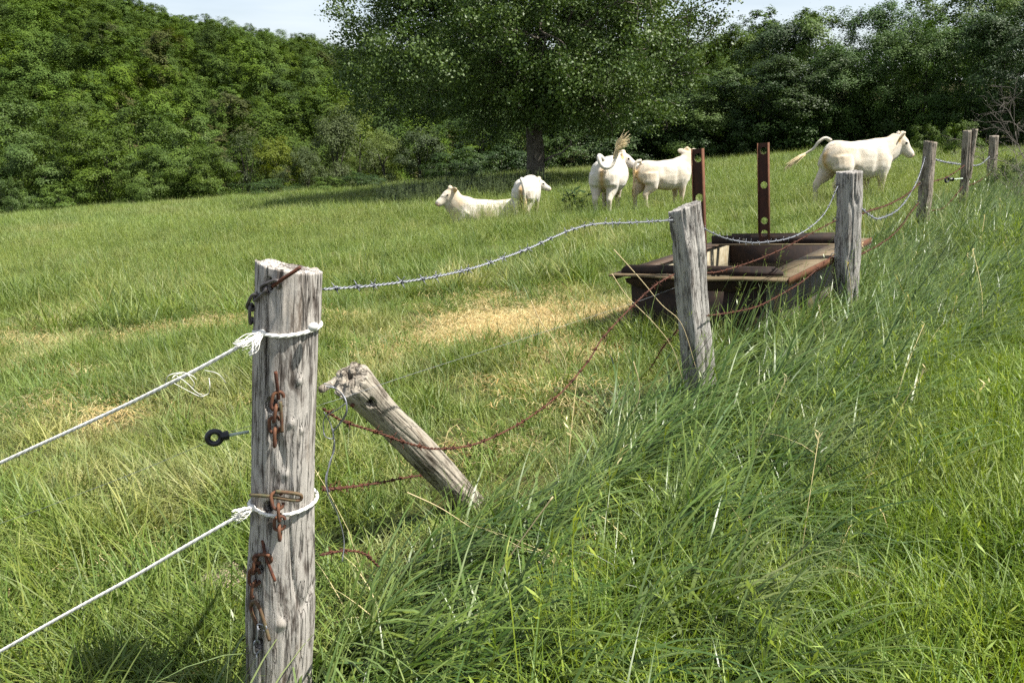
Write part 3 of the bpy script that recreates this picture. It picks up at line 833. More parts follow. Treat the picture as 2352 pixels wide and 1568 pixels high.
# post 5 is split down its upper half
top5 = at(2221, 300, D5); low5 = at(2212, 480, D5)
base5 = top5 + (low5 - top5) * ((gz(low5[0], low5[1]) - top5[2]) / (low5[2] - top5[2]))
L5 = np.linalg.norm(top5 - base5)
o5 = link('fence_post', post_mesh('fence_post', M['post_far'], L5, superell(0.048, 0.055, 3.0, 0.3, 0.1), 10, ntheta=48, nz=60, rough=0.006, ridge=0.005))
place_axis(o5, base5, top5)
tag(o5, 'narrow fence post split into two prongs at the top, third from the right end', 'fence post', PG)
P_TOP[5] = (base5, top5)
pr = link('prong', post_mesh('prong', M['post_far'], 0.66, superell(0.036, 0.05, 3.0, 0.1, 0.3), 14, ntheta=36, nz=36, rough=0.006, ridge=0.004, under=0.02), o5)
pr.location = (0.035, 0.0, L5 * 0.5); pr.rotation_euler = (0, 0.125, 0)

# the broken strut leaning out of the grass
def build_strut():
    head = at(806, 872, 2.45)
    foot = at(1108, 1185, 3.05)
    foot = foot + (foot - head) * 0.12
    L = float(np.linalg.norm(head - foot))
    def sh(a, t): return 0.0565 * (1 + 0.03 * np.sin(2 * a) + 0.10 * np.exp(-((t - 1.0) / 0.06) ** 2) - 0.04 * np.exp(-((t - 0.86) / 0.05) ** 2))
    rng = np.random.default_rng(4)
    me = post_mesh('leaning_post', M['post_fallen'], L, sh, 21, ntheta=150, nz=170, rough=0.004, ridge=0.0016, caprings=36, holes=[(-0.95, L - 0.085, 0.017, 0.05)], knobs=[(-1.4, L * 0.42, 0.02, 0.004)], flare=0.0)
    # gnarled, burst end: lumps and a hollow
    co = np.zeros(len(me.vertices) * 3); me.vertices.foreach_get('co', co); co = co.reshape(-1, 3)
    z = co[:, 2] - L
    f = sstep(-0.075, -0.012, z)
    rad = np.hypot(co[:, 0], co[:, 1])
    lump = vnoise(co[:, 0] * 48 + 30, co[:, 1] * 48 + z * 30 + 30, 31) - 0.5
    crease = np.clip(1 - np.abs(vnoise(co[:, 0] * 62 + 11, co[:, 1] * 62 + z * 45 + 15, 33) - 0.5) / 0.09, 0, 1)
    dome = 0.022 * (1 - (rad / 0.066) ** 2)
    co[:, 2] += f * (0.016 * lump + dome - 0.006 * crease) - 0.05 * np.exp(-(((co[:, 0] + 0.004) / 0.011) ** 2 + ((co[:, 1] - 0.004) / 0.014) ** 2)) * f
    co[:, :2] *= (1 + f * (0.10 * lump - 0.05 * crease))[:, None]
    me.vertices.foreach_set('co', co.ravel()); me.update()
    o = link('leaning_post', me); place_axis(o, foot, head)
    tag(o, 'broken bleached post leaning out of the long grass with a gnarled hollow end', 'post')
    mb = MB(); mb.add(*tube([(-0.008, -0.044, L - 0.05), (-0.012, -0.072, L - 0.045)], [0.006, 0.007], 8, (0, 0, 1)))
    mb.obj('bolt', M['rust_red'], o, True)
    mb = MB(); a = np.linspace(0, 5.2, 16)
    mb.add(*tube(np.stack([-0.052 - 0.012 * np.cos(a), np.full(16, -0.02), L - 0.22 + 0.012 * np.sin(a)], 1), [0.0022] * 16, 6, (0, 1, 0)))
    mb.obj('wire_ring', M['chain_dark'], o, True)
build_strut()

# ------------------------------------------------------------------ wires
def twist(path, r=0.0021, hr=0.0022, pitch=0.035, n_per=10):
    L = float(np.linalg.norm(np.diff(path, axis=0), axis=1).sum())
    n = max(8, int(L / pitch * n_per))
    P = spline(path, n)
    T = nrm(np.gradient(P, axis=0))
    s = nrm(np.cross(T, np.array([0, 0, 1.0]) + 0.01)); u = np.cross(s, T)
    ph = np.linspace(0, L / pitch * 2 * math.pi, n)
    out = []
    for k in (0, math.pi):
        out.append(P + s * (hr * np.cos(ph + k))[:, None] + u * (hr * np.sin(ph + k))[:, None])
    return out, P, T, L

def barbed_wire(path, mat, label, group, gap=0.095, r=0.0021, seed=0, rnd=0.0, barb_len=0.021):
    rng = np.random.default_rng(seed)
    path = np.asarray(path, float)
    c0 = path[0].copy(); path = path - c0
    thick = max(1.0, np.linalg.norm(path.mean(0) + c0 - np.array([0, 0, CAMZ])) / 6.5)
    strands, P, T, L = twist(path, r, 0.0022 * thick, 0.036 * thick, 8)
    mb = MB()
    for s in strands: mb.add(*tube(s, [r * thick] * len(s), 5, (0.1, 0.2, 1)))
    o = mb.obj('barbed_wire', mat, None, True, loc=c0)
    tag(o, label, 'barbed wire', group)
    bb = MB()
    for q in np.arange(gap * 0.5, L, gap * thick ** 0.7):
        q = min(max(q + rng.normal() * gap * .22, 0.005), L - .005); i = int(q / L * (len(P) - 1)); p = P[i]; t = T[i]
        s = nrm(np.cross(t, nrm(rng.normal(size=3)))); w = np.cross(t, s)
        k = 0.0045 * thick
        a = np.linspace(0, 4 * math.pi, 18)
        coil = p + t * np.linspace(-k * 1.4, k * 1.4, 18)[:, None] + s * (k * np.cos(a))[:, None] + w * (k * np.sin(a))[:, None]
        bb.add(*tube(coil, [0.0019 * thick] * 18, 4, (0.2, 0.1, 1)))
        for dr in (s + 0.3 * w, -s - 0.2 * w, w - 0.3 * t, -w + 0.3 * t):
            dr = nrm(dr + 0.25 * rng.normal(size=3))
            bb.add(*tube([p + dr * k * 0.5, p + dr * rng.uniform(.65, 1.15) * barb_len * thick ** 0.25], [0.0019 * thick, 0.0009 * thick], 4, (0.3, 0.5, 0.9)))
    if bb.n:
        b = bb.obj('barb', mat, o, False); b['kind'] = 'stuff'
    return o

def fence_plane(k1, k2, off=0.0):
    b1, t1 = P_TOP[k1]; b2, t2 = P_TOP[k2]
    m1, m2 = (b1 + t1) / 2, (b2 + t2) / 2
    d = m2 - m1; n = nrm(np.array([d[1], -d[0], 0.0]))
    return m1 + n * off, n
def wire_px(k1, k2, px, off=0.0, bulge=0.0):
    out = []
    for i, (X, Y) in enumerate(px):
        p, n = fence_plane(k1, k2, off + bulge * math.sin(math.pi * i / (len(px) - 1)) ** 0.6)
        out.append(on_plane(X, Y, p, n))
    return out
WG = 'galvanised barbed wire of the fence'; WR = 'rusty barbed wire of the fence'
barbed_wire(wire_px(1, 2, [(742, 664), (770, 662), (840, 657), (920, 648), (1000, 635), (1080, 617), (1150, 594), (1215, 570), (1270, 545), (1320, 525), (1370, 514), (1430, 512), (1490, 509), (1545, 505)]), M['steel'], 'bright galvanised top wire curving from the thick corner post to the leaning square post', WG, 0.085, seed=1)
barbed_wire(wire_px(2, 3, [(1610, 522), (1660, 545), (1700, 554), (1740, 557), (1800, 550), (1840, 535), (1875, 510), (1900, 480), (1924, 428)]), M['steel'], 'galvanised top wire sagging in front of the two rusty uprights', WG, 0.09, seed=2)
barbed_wire(wire_px(3, 4, [(1977, 478), (2005, 499), (2019, 502), (2052, 489), (2075, 468), (2094, 439), (2108, 411), (2118, 383), (2124, 362)]), M['steel'], 'galvanised wire sagging deep between the stout post and the brownish post', WG, 0.10, seed=3)
barbed_wire(wire_px(4, 6, [(2149, 367), (2174, 373), (2212, 378), (2248, 379), (2273, 360)]), M['steel'], 'galvanised wire crossing in front of the split post', WG, 0.12, seed=4)
barbed_wire(wire_px(1, 2, [(742, 938), (775, 960), (805, 973), (860, 990), (930, 1015), (1000, 1030), (1080, 1022), (1150, 995), (1220, 955), (1290, 900), (1350, 830), (1385, 775), (1450, 705), (1505, 655), (1548, 630)]), M['rust_red'], 'rusty middle wire drooping past the leaning broken post to the square post', WR, 0.085, seed=5)
barbed_wire(wire_px(1, 2, [(742, 1124), (800, 1118), (870, 1108), (960, 1092), (1090, 1082), (1250, 1035), (1390, 945), (1471, 875), (1502, 833), (1521, 800), (1556, 757)], 0.0, -0.55), M['rust_red'], 'rusty low wire running behind the leaning broken post through the grass', WR, 0.085, seed=6)
barbed_wire(wire_px(1, 2, [(735, 1274), (790, 1264), (835, 1270), (870, 1300)]), M['rust_red'], 'rusty lowest wire end leaving the corner post into the long grass', WR, 0.085, seed=7)
barbed_wire(wire_px(2, 3, [(1608, 627), (1650, 624), (1700, 610), (1750, 592), (1800, 570), (1850, 543), (1920, 506)]), M['rust_red'], 'rusty middle wire rising over the water in the trough', WR, 0.09, seed=8)
barbed_wire(wire_px(2, 3, [(1623, 725), (1680, 717), (1738, 704), (1790, 678), (1846, 644), (1888, 607), (1916, 585)], 0.10), M['rust_red'], 'rusty low wire running along the right rim of the trough', WR, 0.09, seed=9)
barbed_wire(wire_px(3, 4, [(1976, 493), (1997, 484), (2033, 473), (2068, 456), (2094, 438), (2113, 420)]), M['rust_red'], 'rusty upper wire from the stout post to the brownish post', WR, 0.10, seed=10)
barbed_wire(wire_px(3, 4, [(1968, 590), (1985, 580), (2019, 562), (2050, 540), (2075, 513), (2089, 491), (2110, 466)]), M['rust_red'], 'rusty low wire passing the far corner of the trough', WR, 0.10, seed=11)
barbed_wire(wire_px(4, 5, [(2139, 418), (2170, 409), (2193, 396), (2215, 380)]), M['rust_red'], 'rusty wire between the brownish post and the split post', WR, 0.13, seed=12)
barbed_wire(wire_px(4, 5, [(2131, 482), (2151, 483), (2170, 475), (2193, 451), (2211, 428)]), M['rust_red'], 'rusty low wire sagging to the split post', WR, 0.13, seed=13)
barbed_wire(wire_px(5, 6, [(2222, 427), (2245, 418), (2267, 404), (2276, 395)]), M['rust_red'], 'rusty wire from the split post to the furthest post', WR, 0.13, seed=14)

# plain electric wire and its ring insulators
def thin_wire(path, label, r=0.0006):
    path = np.asarray(path); c0 = path[0].copy()
    mb = MB(); P = spline(path - c0, 60)
    mb.add(*tube(P, [r] * 60, 5, (0.1, 0.2, 1)))
    o = mb.obj('fence_wire', M['thin_wire'], None, True, c0)
    tag(o, label, 'wire', 'plain electric fence wire')
pp, nn = fence_plane(1, 2, -0.14)
thin_wire([on_plane(X, Y, pp, nn) for X, Y in [(488, 1003), (744, 927), (955, 856), (1225, 770), (1471, 690), (1560, 657), (1620, 637)]], 'thin smooth wire running behind the posts towards the trough')
thin_wire([at(484, 1012, 1.86), at(330, 1077, 1.88), at(180, 1135, 1.9), at(22, 1194, 1.92), at(-300, 1300, 1.95)], 'thin smooth wire leading left from the black ring insulator')

def insulator(base, tip, R, label, seed=0):
    base, tip = np.asarray(base), np.asarray(tip)
    root = empty('ring_insulator', base); tag(root, label, 'insulator', 'black ring insulators on the fence')
    d = nrm(tip - base); L = np.linalg.norm(tip - base)
    mb = MB(); mb.add(*tube([np.zeros(3), d * L * 0.42, d * L * 0.8], [R * 0.19, R * 0.19, R * 0.19], 8, (0, 0, 1))); mb.obj('rod', M['rod'], root, True)
    mb = MB(); ks = np.linspace(0.66, 0.93, 15); mb.add(*tube([d * L * k for k in ks], [R * (0.62 if i % 2 else 0.42) for i in range(15)], 12, (0, 0, 1))); mb.obj('screw_body', M['plastic'], root, True)
    c = d * (L + R * 0.45); a = np.linspace(0, 2 * math.pi, 33)
    vdir = nrm(np.array([0.35, -1.0, 0.1])); e1 = nrm(np.cross(vdir, np.array([0, 0, 1.0]))); e2 = np.cross(e1, vdir)
    ringp = c + R * 0.72 * (np.cos(a)[:, None] * e1 + np.sin(a)[:, None] * e2)
    mb = MB(); mb.add(*tube(ringp, [R * 0.33] * 33, 10, tuple(vdir), cap=False)); mb.obj('ring', M['plastic'], root, True)
insulator(at(572, 991, 1.80), at(502, 1003, 1.78), 0.0215, 'black ring insulator on a pale rod, screwed into the thick corner post')
insulator(at(2211, 410, 11.55), at(2178, 413, 11.5), 0.045, 'black ring insulator on a rod sticking out of the split post')

# ------------------------------------------------------------------ white ropes on the corner post
def rope_tube(mb, path, r, twist_n=None, n=220):
    P = spline(path, n)
    L = np.linalg.norm(np.diff(P, axis=0), axis=1).sum()
    T = nrm(np.gradient(P, axis=0)); s = nrm(np.cross(T, np.array([0.05, 0.1, 1.0]))); u = np.cross(s, T)
    ph = np.linspace(0, L / 0.055 * 2 * math.pi, n)
    for k in range(3):
        a = ph + k * 2 * math.pi / 3
        mb.add(*tube(P + s * (r * 0.48 * np.cos(a))[:, None] + u * (r * 0.48 * np.sin(a))[:, None], [r * 0.62] * n, 7, (0.05, 0.1, 1)))

AX1 = nrm(top1 - base1)
def on_post1(X, Y, off=0.0):
    """point on the front of the thick post seen at X, Y"""
    f = (Y - 612) / (1545 - 612); cx = 664 + (640 - 664) * f
    dx = (X - cx) * D1 / F
    r = 0.0795 + 0.0105 * f + off
    dep = math.sqrt(max(r * r - dx * dx, 0.0))
    return at(X, Y, D1 - dep)

def loop_points(Yl, Yr, Yk, Xk, off, n=40):
    """closed loop round the post, tilted; returns 3D points starting and ending at the knot"""
    k = on_post1(Xk, Yk, off)
    cl = base1 + (top1 - base1) * ((k[2] - base1[2]) / (top1[2] - base1[2]))
    cr_z = at(735, Yr, D1)[2]; cl_z = at(575, Yl, D1)[2]
    a0 = math.atan2(k[1] - cl[1], k[0] - cl[0])
    a = np.linspace(a0, a0 + 2 * math.pi, n)
    R = 0.0695 + 0.0055 * (k[2] < top1[2] - .3) + off
    x = cl[0] + R * np.cos(a); y = cl[1] + R * np.sin(a)
    z = np.interp(np.cos(a), [-1, 1], [cl_z, cr_z])
    # blend to the knot height near both ends
    w = np.minimum(np.abs(a - a0), np.abs(a - a0 - 2 * math.pi))
    z = z + (k[2] - z) * np.exp(-(w / 0.5) ** 2)
    return np.stack([x, y, z], 1), k

def white_rope(px_far, Xk, Yk, Yl, Yr, label, tuft, seed, knot2=None):
    rng = np.random.default_rng(seed)
    lp, k = loop_points(Yl, Yr, Yk, Xk, 0.005)
    o_ = k.copy()
    mb = MB()
    rope_tube(mb, lp - o_, 0.0044, n=150)
    far = np.array([k + np.array([0, -0.006, 0])] + [at(X, Y, d) for X, Y, d in px_far])
    rope_tube(mb, far - o_, 0.0043, n=420)
    o = mb.obj('rope', M['rope'], None, True, o_)
    tag(o, label, 'rope', 'white ropes tied round the corner post')
    def blob(c, rr):
        a = MB(); zs = np.linspace(-1, 1, 9); 
        P = [c + np.array([zz * rr * 1.1, -0.002, zz * rr * 0.5]) for zz in zs]
        a.add(*tube(P, [rr * math.sqrt(max(0.03, 1 - zz * zz * 0.97)) for zz in zs], 10, (0, 1, 0.1))); return a
    blob(np.zeros(3), 0.0095).obj('knot', M['rope'], o, True)
    if knot2 is not None: blob(on_post1(knot2[0], knot2[1], 0.006) - o_, 0.010).obj('knot', M['rope'], o, True)
    fr = MB()
    for i in range(46):
        tx, ty, sp = tuft[rng.integers(0, len(tuft))]
        e = at(tx + rng.normal() * sp, ty + rng.normal() * sp, D1 - 0.11 + rng.normal() * 0.006) - o_
        st = np.array([rng.normal() * 0.003, -0.008, rng.normal() * 0.003])
        md = (st + e) / 2 + rng.normal(size=3) * 0.004 + np.array([0, 0, -0.002])
        fr.add(*tube(spline([st, md, e], 7), np.linspace(0.0012, 0.0007, 7), 4, (0.1, 0.9, 0.2)))
    q = fr.obj('frayed_end', M['rope'], o, False); q['kind'] = 'stuff'
    return o
r1 = white_rope([(560, 790, 1.66), (450, 850, 1.68), (300, 925, 1.72), (160, 990, 1.76), (22, 1053, 1.80), (-250, 1180, 1.9)], 600, 766, 758, 748, 'upper white rope tied round the corner post and running off to the left',
                [(575, 815, 3), (552, 797, 6), (540, 792, 5), (585, 795, 4)], 1, knot2=(720, 750))
r2 = white_rope([(545, 1186, 1.66), (440, 1246, 1.66), (300, 1328, 1.67), (160, 1405, 1.68), (22, 1483, 1.69), (-250, 1640, 1.72)], 578, 1166, 1150, 1146, 'lower white rope tied round the corner post and running off to the left',
                [(541, 1192, 4), (538, 1180, 5), (548, 1178, 4)], 2)
# loose fibres hanging from the upper rope
hb = MB(); rng_ = np.random.default_rng(8); c0 = at(430, 870, 1.68)
for path in [[(405, 862), (430, 880), (455, 903), (478, 905), (482, 885), (480, 868)], [(395, 868), (410, 858), (440, 862), (452, 872)], [(380, 880), (388, 862), (420, 855), (440, 862)], [(400, 880), (430, 896), (460, 910), (476, 905)], [(430, 858), (446, 880), (440, 895)], [(470, 850), (500, 858), (520, 880)]]:
    hb.add(*tube(spline([at(X, Y, 1.66 + 0.01 * rng_.normal()) - c0 for X, Y in path], 20), [0.0009] * 20, 4, (0.2, 0.9, 0.1)))
q = hb.obj('loose_fibre', M['rope'], r1, False); q['kind'] = 'stuff'
q.matrix_parent_inverse = Matrix.Translation(-Vector(r1.location)); q.location = c0

# ------------------------------------------------------------------ chains, pins and hooks on the corner post
def link_mesh(name, Lk, Wk, r, mat):
    a = np.linspace(0, 2 * math.pi, 29)
    half = (Lk - Wk) / 2
    x = np.where(np.sin(a) >= 0, 1, -1) * half + Wk / 2 * np.sin(a); y = Wk / 2 * np.cos(a)
    P = np.stack([y, np.zeros_like(a), x], 1)
    mb = MB(); mb.add(*tube(P, [r] * 29, 8, (0, 1, 0), cap=False)); return mb.mesh(name, mat, True)
LINK_R = link_mesh('link', 0.042, 0.024, 0.0040, M['rust_chain'])
LINK_D = link_mesh('link', 0.046, 0.022, 0.0042, M['chain_dark'])
LINK_S = link_mesh('link', 0.032, 0.018, 0.0028, M['steel'])

def chain(pts, me, label, twist0=0.3, scale=1.0):
    """pts: pixel centres with offsets from the post's face; links alternate a quarter turn"""
    W = [on_post1(X, Y, off) for X, Y, off in pts]
    root = empty('chain', W[0]); tag(root, label, 'chain', 'short chains hanging on the corner post')
    for i in range(len(W) - 1):
        c = (W[i] + W[i + 1]) / 2; dr = Vector(W[i + 1] - W[i])
        o = link('link', me, root)
        o.rotation_mode = 'QUATERNION'
        z = dr.normalized(); tw = twist0 if i % 2 == 0 else twist0 + 1.25
        y = Vector((math.sin(tw), -math.cos(tw), 0.0)); y = (y - z * z.dot(y)).normalized(); x = y.cross(z)
        o.rotation_quaternion = Matrix((x, y, z)).transposed().to_quaternion()
        o.location = Vector(c - W[0])
        o.scale = (scale, scale, max(0.7, (dr.length + 0.011) / 0.042))
    return root
def pin(pts, r, mat, label, name='pin', cat='pin'):
    W = np.array([on_post1(X, Y, off) for X, Y, off in pts]); c0 = W[0].copy()
    mb = MB(); n = max(12, 6 * len(W)); mb.add(*tube(spline(W - c0, n), [r] * n, 8, (0.1, 0.9, 0.2)))
    o = mb.obj(name, mat, None, True, c0); tag(o, label, cat, 'metal pins through the corner post'); return o
chain([(636, 652, 0.002), (608, 664, 0.006), (588, 682, 0.006), (577, 706, 0.006), (577, 735, 0.004)], LINK_D, 'dark steel chain wrapped round the top left edge of the corner post', 0.3, 0.9)
pin([(626, 657, 0.0), (655, 637, 0.008), (690, 614, 0.012)], 0.0042, M['rust_red'], 'slanting rusty pin near the top of the corner post')
chain([(640, 905, 0.002), (634, 936, 0.006), (630, 962, 0.006), (632, 988, 0.007), (631, 1019, 0.006)], LINK_R, 'rusty chain in the middle of the corner post, between the two ropes', 0.5)
pin([(633, 853, 0.010), (636, 880, 0.008), (640, 916, -0.002)], 0.0042, M['rust_red'], 'rusty pin above the middle chain')
pin([(644, 922, 0.006), (646, 950, 0.007), (648, 992, 0.007)], 0.0040, M['rust_pin'], 'greenish pin end hanging beside the middle chain')
chain([(633, 1135, 0.004), (640, 1163, 0.010), (642, 1190, 0.008), (642, 1212, 0.008), (643, 1234, 0.007)], LINK_R, 'rusty chain hanging over the lower rope', 0.5)
pin([(575, 1136, 0.006), (620, 1140, 0.004), (672, 1148, 0.008), (690, 1147, 0.010), (692, 1138, 0.011), (680, 1133, 0.010), (634, 1128, 0.004)], 0.0042, M['rust_pin'], 'bent greenish hairpin lying across the corner post by the lower rope')
chain([(618, 1282, 0.004), (588, 1284, 0.010), (584, 1310, 0.008), (584, 1340, 0.008), (581, 1366, 0.006)], LINK_R, 'orange rusty chain below the lower rope', 0.2)
pin([(603, 1240, -0.004), (610, 1276, 0.004), (632, 1334, 0.009)], 0.0038, M['rust_red'], 'dark rusty pin holding the orange chain')
pin([(594, 1446, 0.004), (577, 1400, 0.007), (580, 1383, 0.008), (592, 1388, 0.008), (606, 1425, 0.004), (619, 1470, 0.007)], 0.0043, M['rust_pin'], 'bent rusty hook at the foot of the corner post')
chain([(611, 1442, 0.006), (592, 1437, 0.010), (589, 1470, 0.007), (590, 1500, 0.007), (588, 1535, 0.006)], LINK_S, 'thin grey chain hanging from the bent hook', 0.6, 0.8)
# tangle of old wire on the right side of the post
cw = MB(); c0 = at(770, 950, 1.8)
for path, r in [([(744, 886), (772, 893), (793, 915), (795, 945), (780, 972), (765, 990)], 0.0017), ([(744, 946), (760, 975), (765, 1005), (752, 1005), (744, 995), (745, 960), (775, 940), (795, 925)], 0.0014), ([(765, 985), (768, 1030), (756, 1065), (750, 1110), (758, 1130)], 0.0017), ([(744, 880), (765, 888), (790, 910), (796, 950), (770, 985)], 0.0013), ([(768, 1010), (760, 1060), (748, 1095), (754, 1135), (775, 1180), (790, 1240), (786, 1290)], 0.0015)]:
    cw.add(*tube(spline([at(X, Y, 1.79 + 0.015 * math.sin(i * 1.7)) - c0 for i, (X, Y) in enumerate(path)], 40), [r] * 40, 5, (0.1, 0.9, 0.2)))
tag(cw.obj('wire_tangle', M['steel'], None, True, c0), 'loose loops of grey wire dangling at the right side of the corner post', 'wire')
st = MB(); st.add(*tube([np.zeros(3), at(762, 880, 1.95) - at(740, 893, 1.78), at(770, 868, 2.1) - at(740, 893, 1.78)], [0.010, 0.009, 0.005], 7, (0, 0, 1)))
tag(st.obj('stick', M['post_fallen'], None, True, at(740, 893, 1.78)), 'short brown stick poking out behind the corner post', 'stick')
# wire staples on the other posts
for i, (X, Y, d, lab) in enumerate([(1543, 505, 4.17, 'staple holding the top wire to the leaning square post'), (1920, 505, 5.9, 'staple holding the rusty wire to the stout post'), (1922, 428, 5.9, 'upper staple loop on the stout post'), (1914, 586, 5.88, 'lower staple on the stout post'), (2112, 421, 10.13, 'staple on the brownish post'), (2106, 465, 10.13, 'lower staple on the brownish post')]):
    a = np.linspace(0, 2 * math.pi, 15); R = 0.008 + 0.0016 * d
    P = np.stack([R * np.cos(a), 0.2 * R * np.sin(a), R * np.sin(a) * 0.8], 1)
    mb = MB(); mb.add(*tube(P, [0.0018 + 0.0003 * d] * 15, 6, (0, 1, 0), cap=False))
    tag(mb.obj('staple', M['chain_dark'], None, True, at(X, Y, d)), lab, 'staple', 'fence staples')

# ------------------------------------------------------------------ the water trough
TR_O = np.array([0.744, 5.96, CAMZ - 1.2]); TR_YAW = -0.64; TW, TL = 1.356, 2.16
def build_trough():
    root = empty('water_trough', (TR_O[0], TR_O[1], TR_O[2]))
    root.rotation_euler = (Matrix.Rotation(TR_YAW, 3, 'Z') @ Matrix.Rotation(-math.atan(0.1), 3, 'Y')).to_euler()
    tag(root, 'long rusty steel water trough with two perforated uprights beside the fence', 'trough')
    W, L = TW, TL
    # local: x across the near end, y away along the fence, z up from the rim
    def part(name, mat, boxes, smooth=False):
        mb = MB()
        for b in boxes: box(mb, b[0], b[1])
        return mb.obj(name, mat, root, smooth)
    dz = -0.62
    i = 0.115
    part('wall', M['rust_dark'], [((i, i, dz), (W - 0.20, i + 0.012, -0.016))])
    part('wall', M['rust_dark'], [((i, L - i - 0.012, dz), (W - 0.20, L - i, -0.016))])
    part('wall', M['limescale'], [((i, i + 0.012, dz), (i + 0.012, L - i - 0.012, -0.016))])['label'] = 'limescaled side wall'
    w4 = part('wall', M['grey_steel'], [((W - 0.212, i + 0.012, dz), (W - 0.20, L - i - 0.012, -0.016))]); w4['label'] = 'grey side wall facing the long grass'
    part('water', M['water'], [((i + 0.012, i + 0.012, -0.40), (W - 0.212, L - i - 0.012, -0.20))])
    # side rims: flat plates with a hanging outer lip
    part('rim', M['rust_brown'], [((0.004, 0.09, -0.012), (i + 0.03, L - 0.09, 0.0))])
    part('rim_lip', M['rust_dark'], [((-0.004, 0.06, -0.05), (0.004, L - 0.06, 0.002))])
    part('rim', M['rust_olive'], [((W - 0.225, 0.085, -0.012), (W - 0.006, L - 0.004, 0.0))])
    part('rim_lip', M['rust_orange'], [((W - 0.006, -0.004, -0.048), (W + 0.004, L + 0.004, 0.003))])
    # near end: bent plate, hanging angle, upstand
    mb = MB()
    n = 24
    xs = np.linspace(-0.006, W - 0.008, n)
    sag = -0.012 * np.sin(np.linspace(0, math.pi, n)) + 0.006 * np.sin(np.linspace(0, 9, n)) - 0.014 * sstep(0.7, 1, np.linspace(0, 1, n))
    fr = -0.010 + 0.012 * np.sin(np.linspace(0, 5, n))
    rows = [np.stack([xs, fr, sag - 0.014], 1), np.stack([xs, fr, sag], 1), np.stack([xs, np.full(n, 0.085), sag * 0.4 - 0.002], 1), np.stack([xs, np.full(n, 0.085), sag * 0.4 - 0.016], 1)]
    V = np.concatenate(rows); k = np.arange(n - 1)
    Q = np.concatenate([np.stack([r * n + k, r * n + k + 1, ((r + 1) % 4) * n + k + 1, ((r + 1) % 4) * n + k], 1) for r in range(4)])
    mb.add(V, Q); mb.obj('rim', M['rust_olive'], root)
    # hanging angle below the near plate (rounded ends)
    def plate_xz(name, mat, outline, y0, y1):
        m = MB(); o2 = np.array(outline); kk = len(o2)
        Vf = np.concatenate([np.stack([o2[:, 0], np.full(kk, y0), o2[:, 1]], 1), np.stack([o2[:, 0], np.full(kk, y1), o2[:, 1]], 1), [[o2[:, 0].mean(), y0, o2[:, 1].mean()]], [[o2[:, 0].mean(), y1, o2[:, 1].mean()]]])
        a = np.arange(kk); b = (a + 1) % kk
        m.add(Vf, np.stack([a, b, b + kk, a + kk], 1), np.concatenate([np.stack([np.full(kk, 2 * kk), b, a], 1), np.stack([np.full(kk, 2 * kk + 1), a + kk, b + kk], 1)]))
        return m.obj(name, mat, root)
    plate_xz('hanging_plate', M['rust_dark'], [(0.16, -0.03), (0.98, -0.03), (1.10, -0.035), (1.08, -0.07), (1.02, -0.105), (0.90, -0.115), (0.24, -0.115), (0.17, -0.10), (0.10, -0.07), (0.09, -0.04)], i - 0.045, i - 0.037)
    plate_xz('upstand', M['rust_dark'], [(0.05, -0.004), (0.05, 0.025), (0.095, 0.062), (W - 0.13, 0.062), (W - 0.07, 0.025), (W - 0.07, -0.004)], 0.088, 0.098)
    part('angle_flange', M['rust_brown'], [((0.10, 0.0985, 0.055), (W - 0.135, 0.105, 0.0612))])
    # far end: plate, upstand and a crossbar in front of it
    part('rim', M['rust_olive'], [((0.006, L - 0.09, -0.010), (W - 0.228, L + 0.0, 0.002))])
    part('upstand', M['rust_dark'], [((0.14, L - 0.105, -0.01), (W - 0.16, L - 0.093, 0.062))])
    cb_y = L - 0.36
    part('crossbar', M['rust_dark'], [((0.05, cb_y, -0.008), (W - 0.1, cb_y + 0.01, 0.075))])
    part('crossbar_flange', M['rust_olive'], [((0.05, cb_y - 0.05, -0.010), (W - 0.1, cb_y - 0.001, 0.001))])
    mb = MB(); a = np.linspace(0, 2 * math.pi, 17); 
    mb.add(*tube([(0.36, cb_y - 0.002, 0.038), (0.36, cb_y - 0.004, 0.038)], [0.012, 0.012], 14, (0, 0, 1))); mb.obj('bolt_hole', M['limescale'], root)
    # perforated uprights
    def upright(x0, y0, wid, z0, z1, holes, top_cut):
        me = bpy.data.meshes.new('upright')
        import bmesh
        bm = bmesh.new()
        def loop(pts):
            vs_ = [bm.verts.new((p[0], 0, p[1])) for p in pts]
            return [bm.edges.new((vs_[j], vs_[(j + 1) % len(vs_)])) for j in range(len(vs_))]
        ed = loop([(0, z0), (wid, z0), (wid, z1), (0, z1)])
        for hz_, hr in holes:
            ed += loop([(wid * 0.5 + hr * math.cos(t), hz_ + hr * math.sin(t)) for t in np.arange(20) * math.pi / 10])
        bmesh.ops.triangle_fill(bm, use_beauty=True, use_dissolve=False, edges=ed)
        r = bmesh.ops.extrude_face_region(bm, geom=bm.faces[:])
        bmesh.ops.translate(bm, vec=(0, 0.006, 0), verts=[v for v in r['geom'] if isinstance(v, bmesh.types.BMVert)])
        bmesh.ops.recalc_face_normals(bm, faces=bm.faces[:])
        bm.to_mesh(me); bm.free()
        me.materials.append(M['rust_upright'])
        o = link('upright', me, root, (x0, y0, 0))
        fl = MB(); box(fl, (wid - 0.006, -0.034, z0), (wid + 0.002, -0.0005, z1)); fl.obj('flange', M['rust_orange'], o)
        fl = MB(); box(fl, (-0.002, -0.012, z0 + 0.1), (0.004, -0.0005, z1)); fl.obj('flange', M['rust_orange'], o)
        return o
    M['rust_upright'] = rust_mat('upright_rust', (0.040, 0.016, 0.010), (0.062, 0.023, 0.013), 0.8, 9, (0.032, 0.016, 0.011))
    return root, upright
TROUGH, _upright = build_trough()
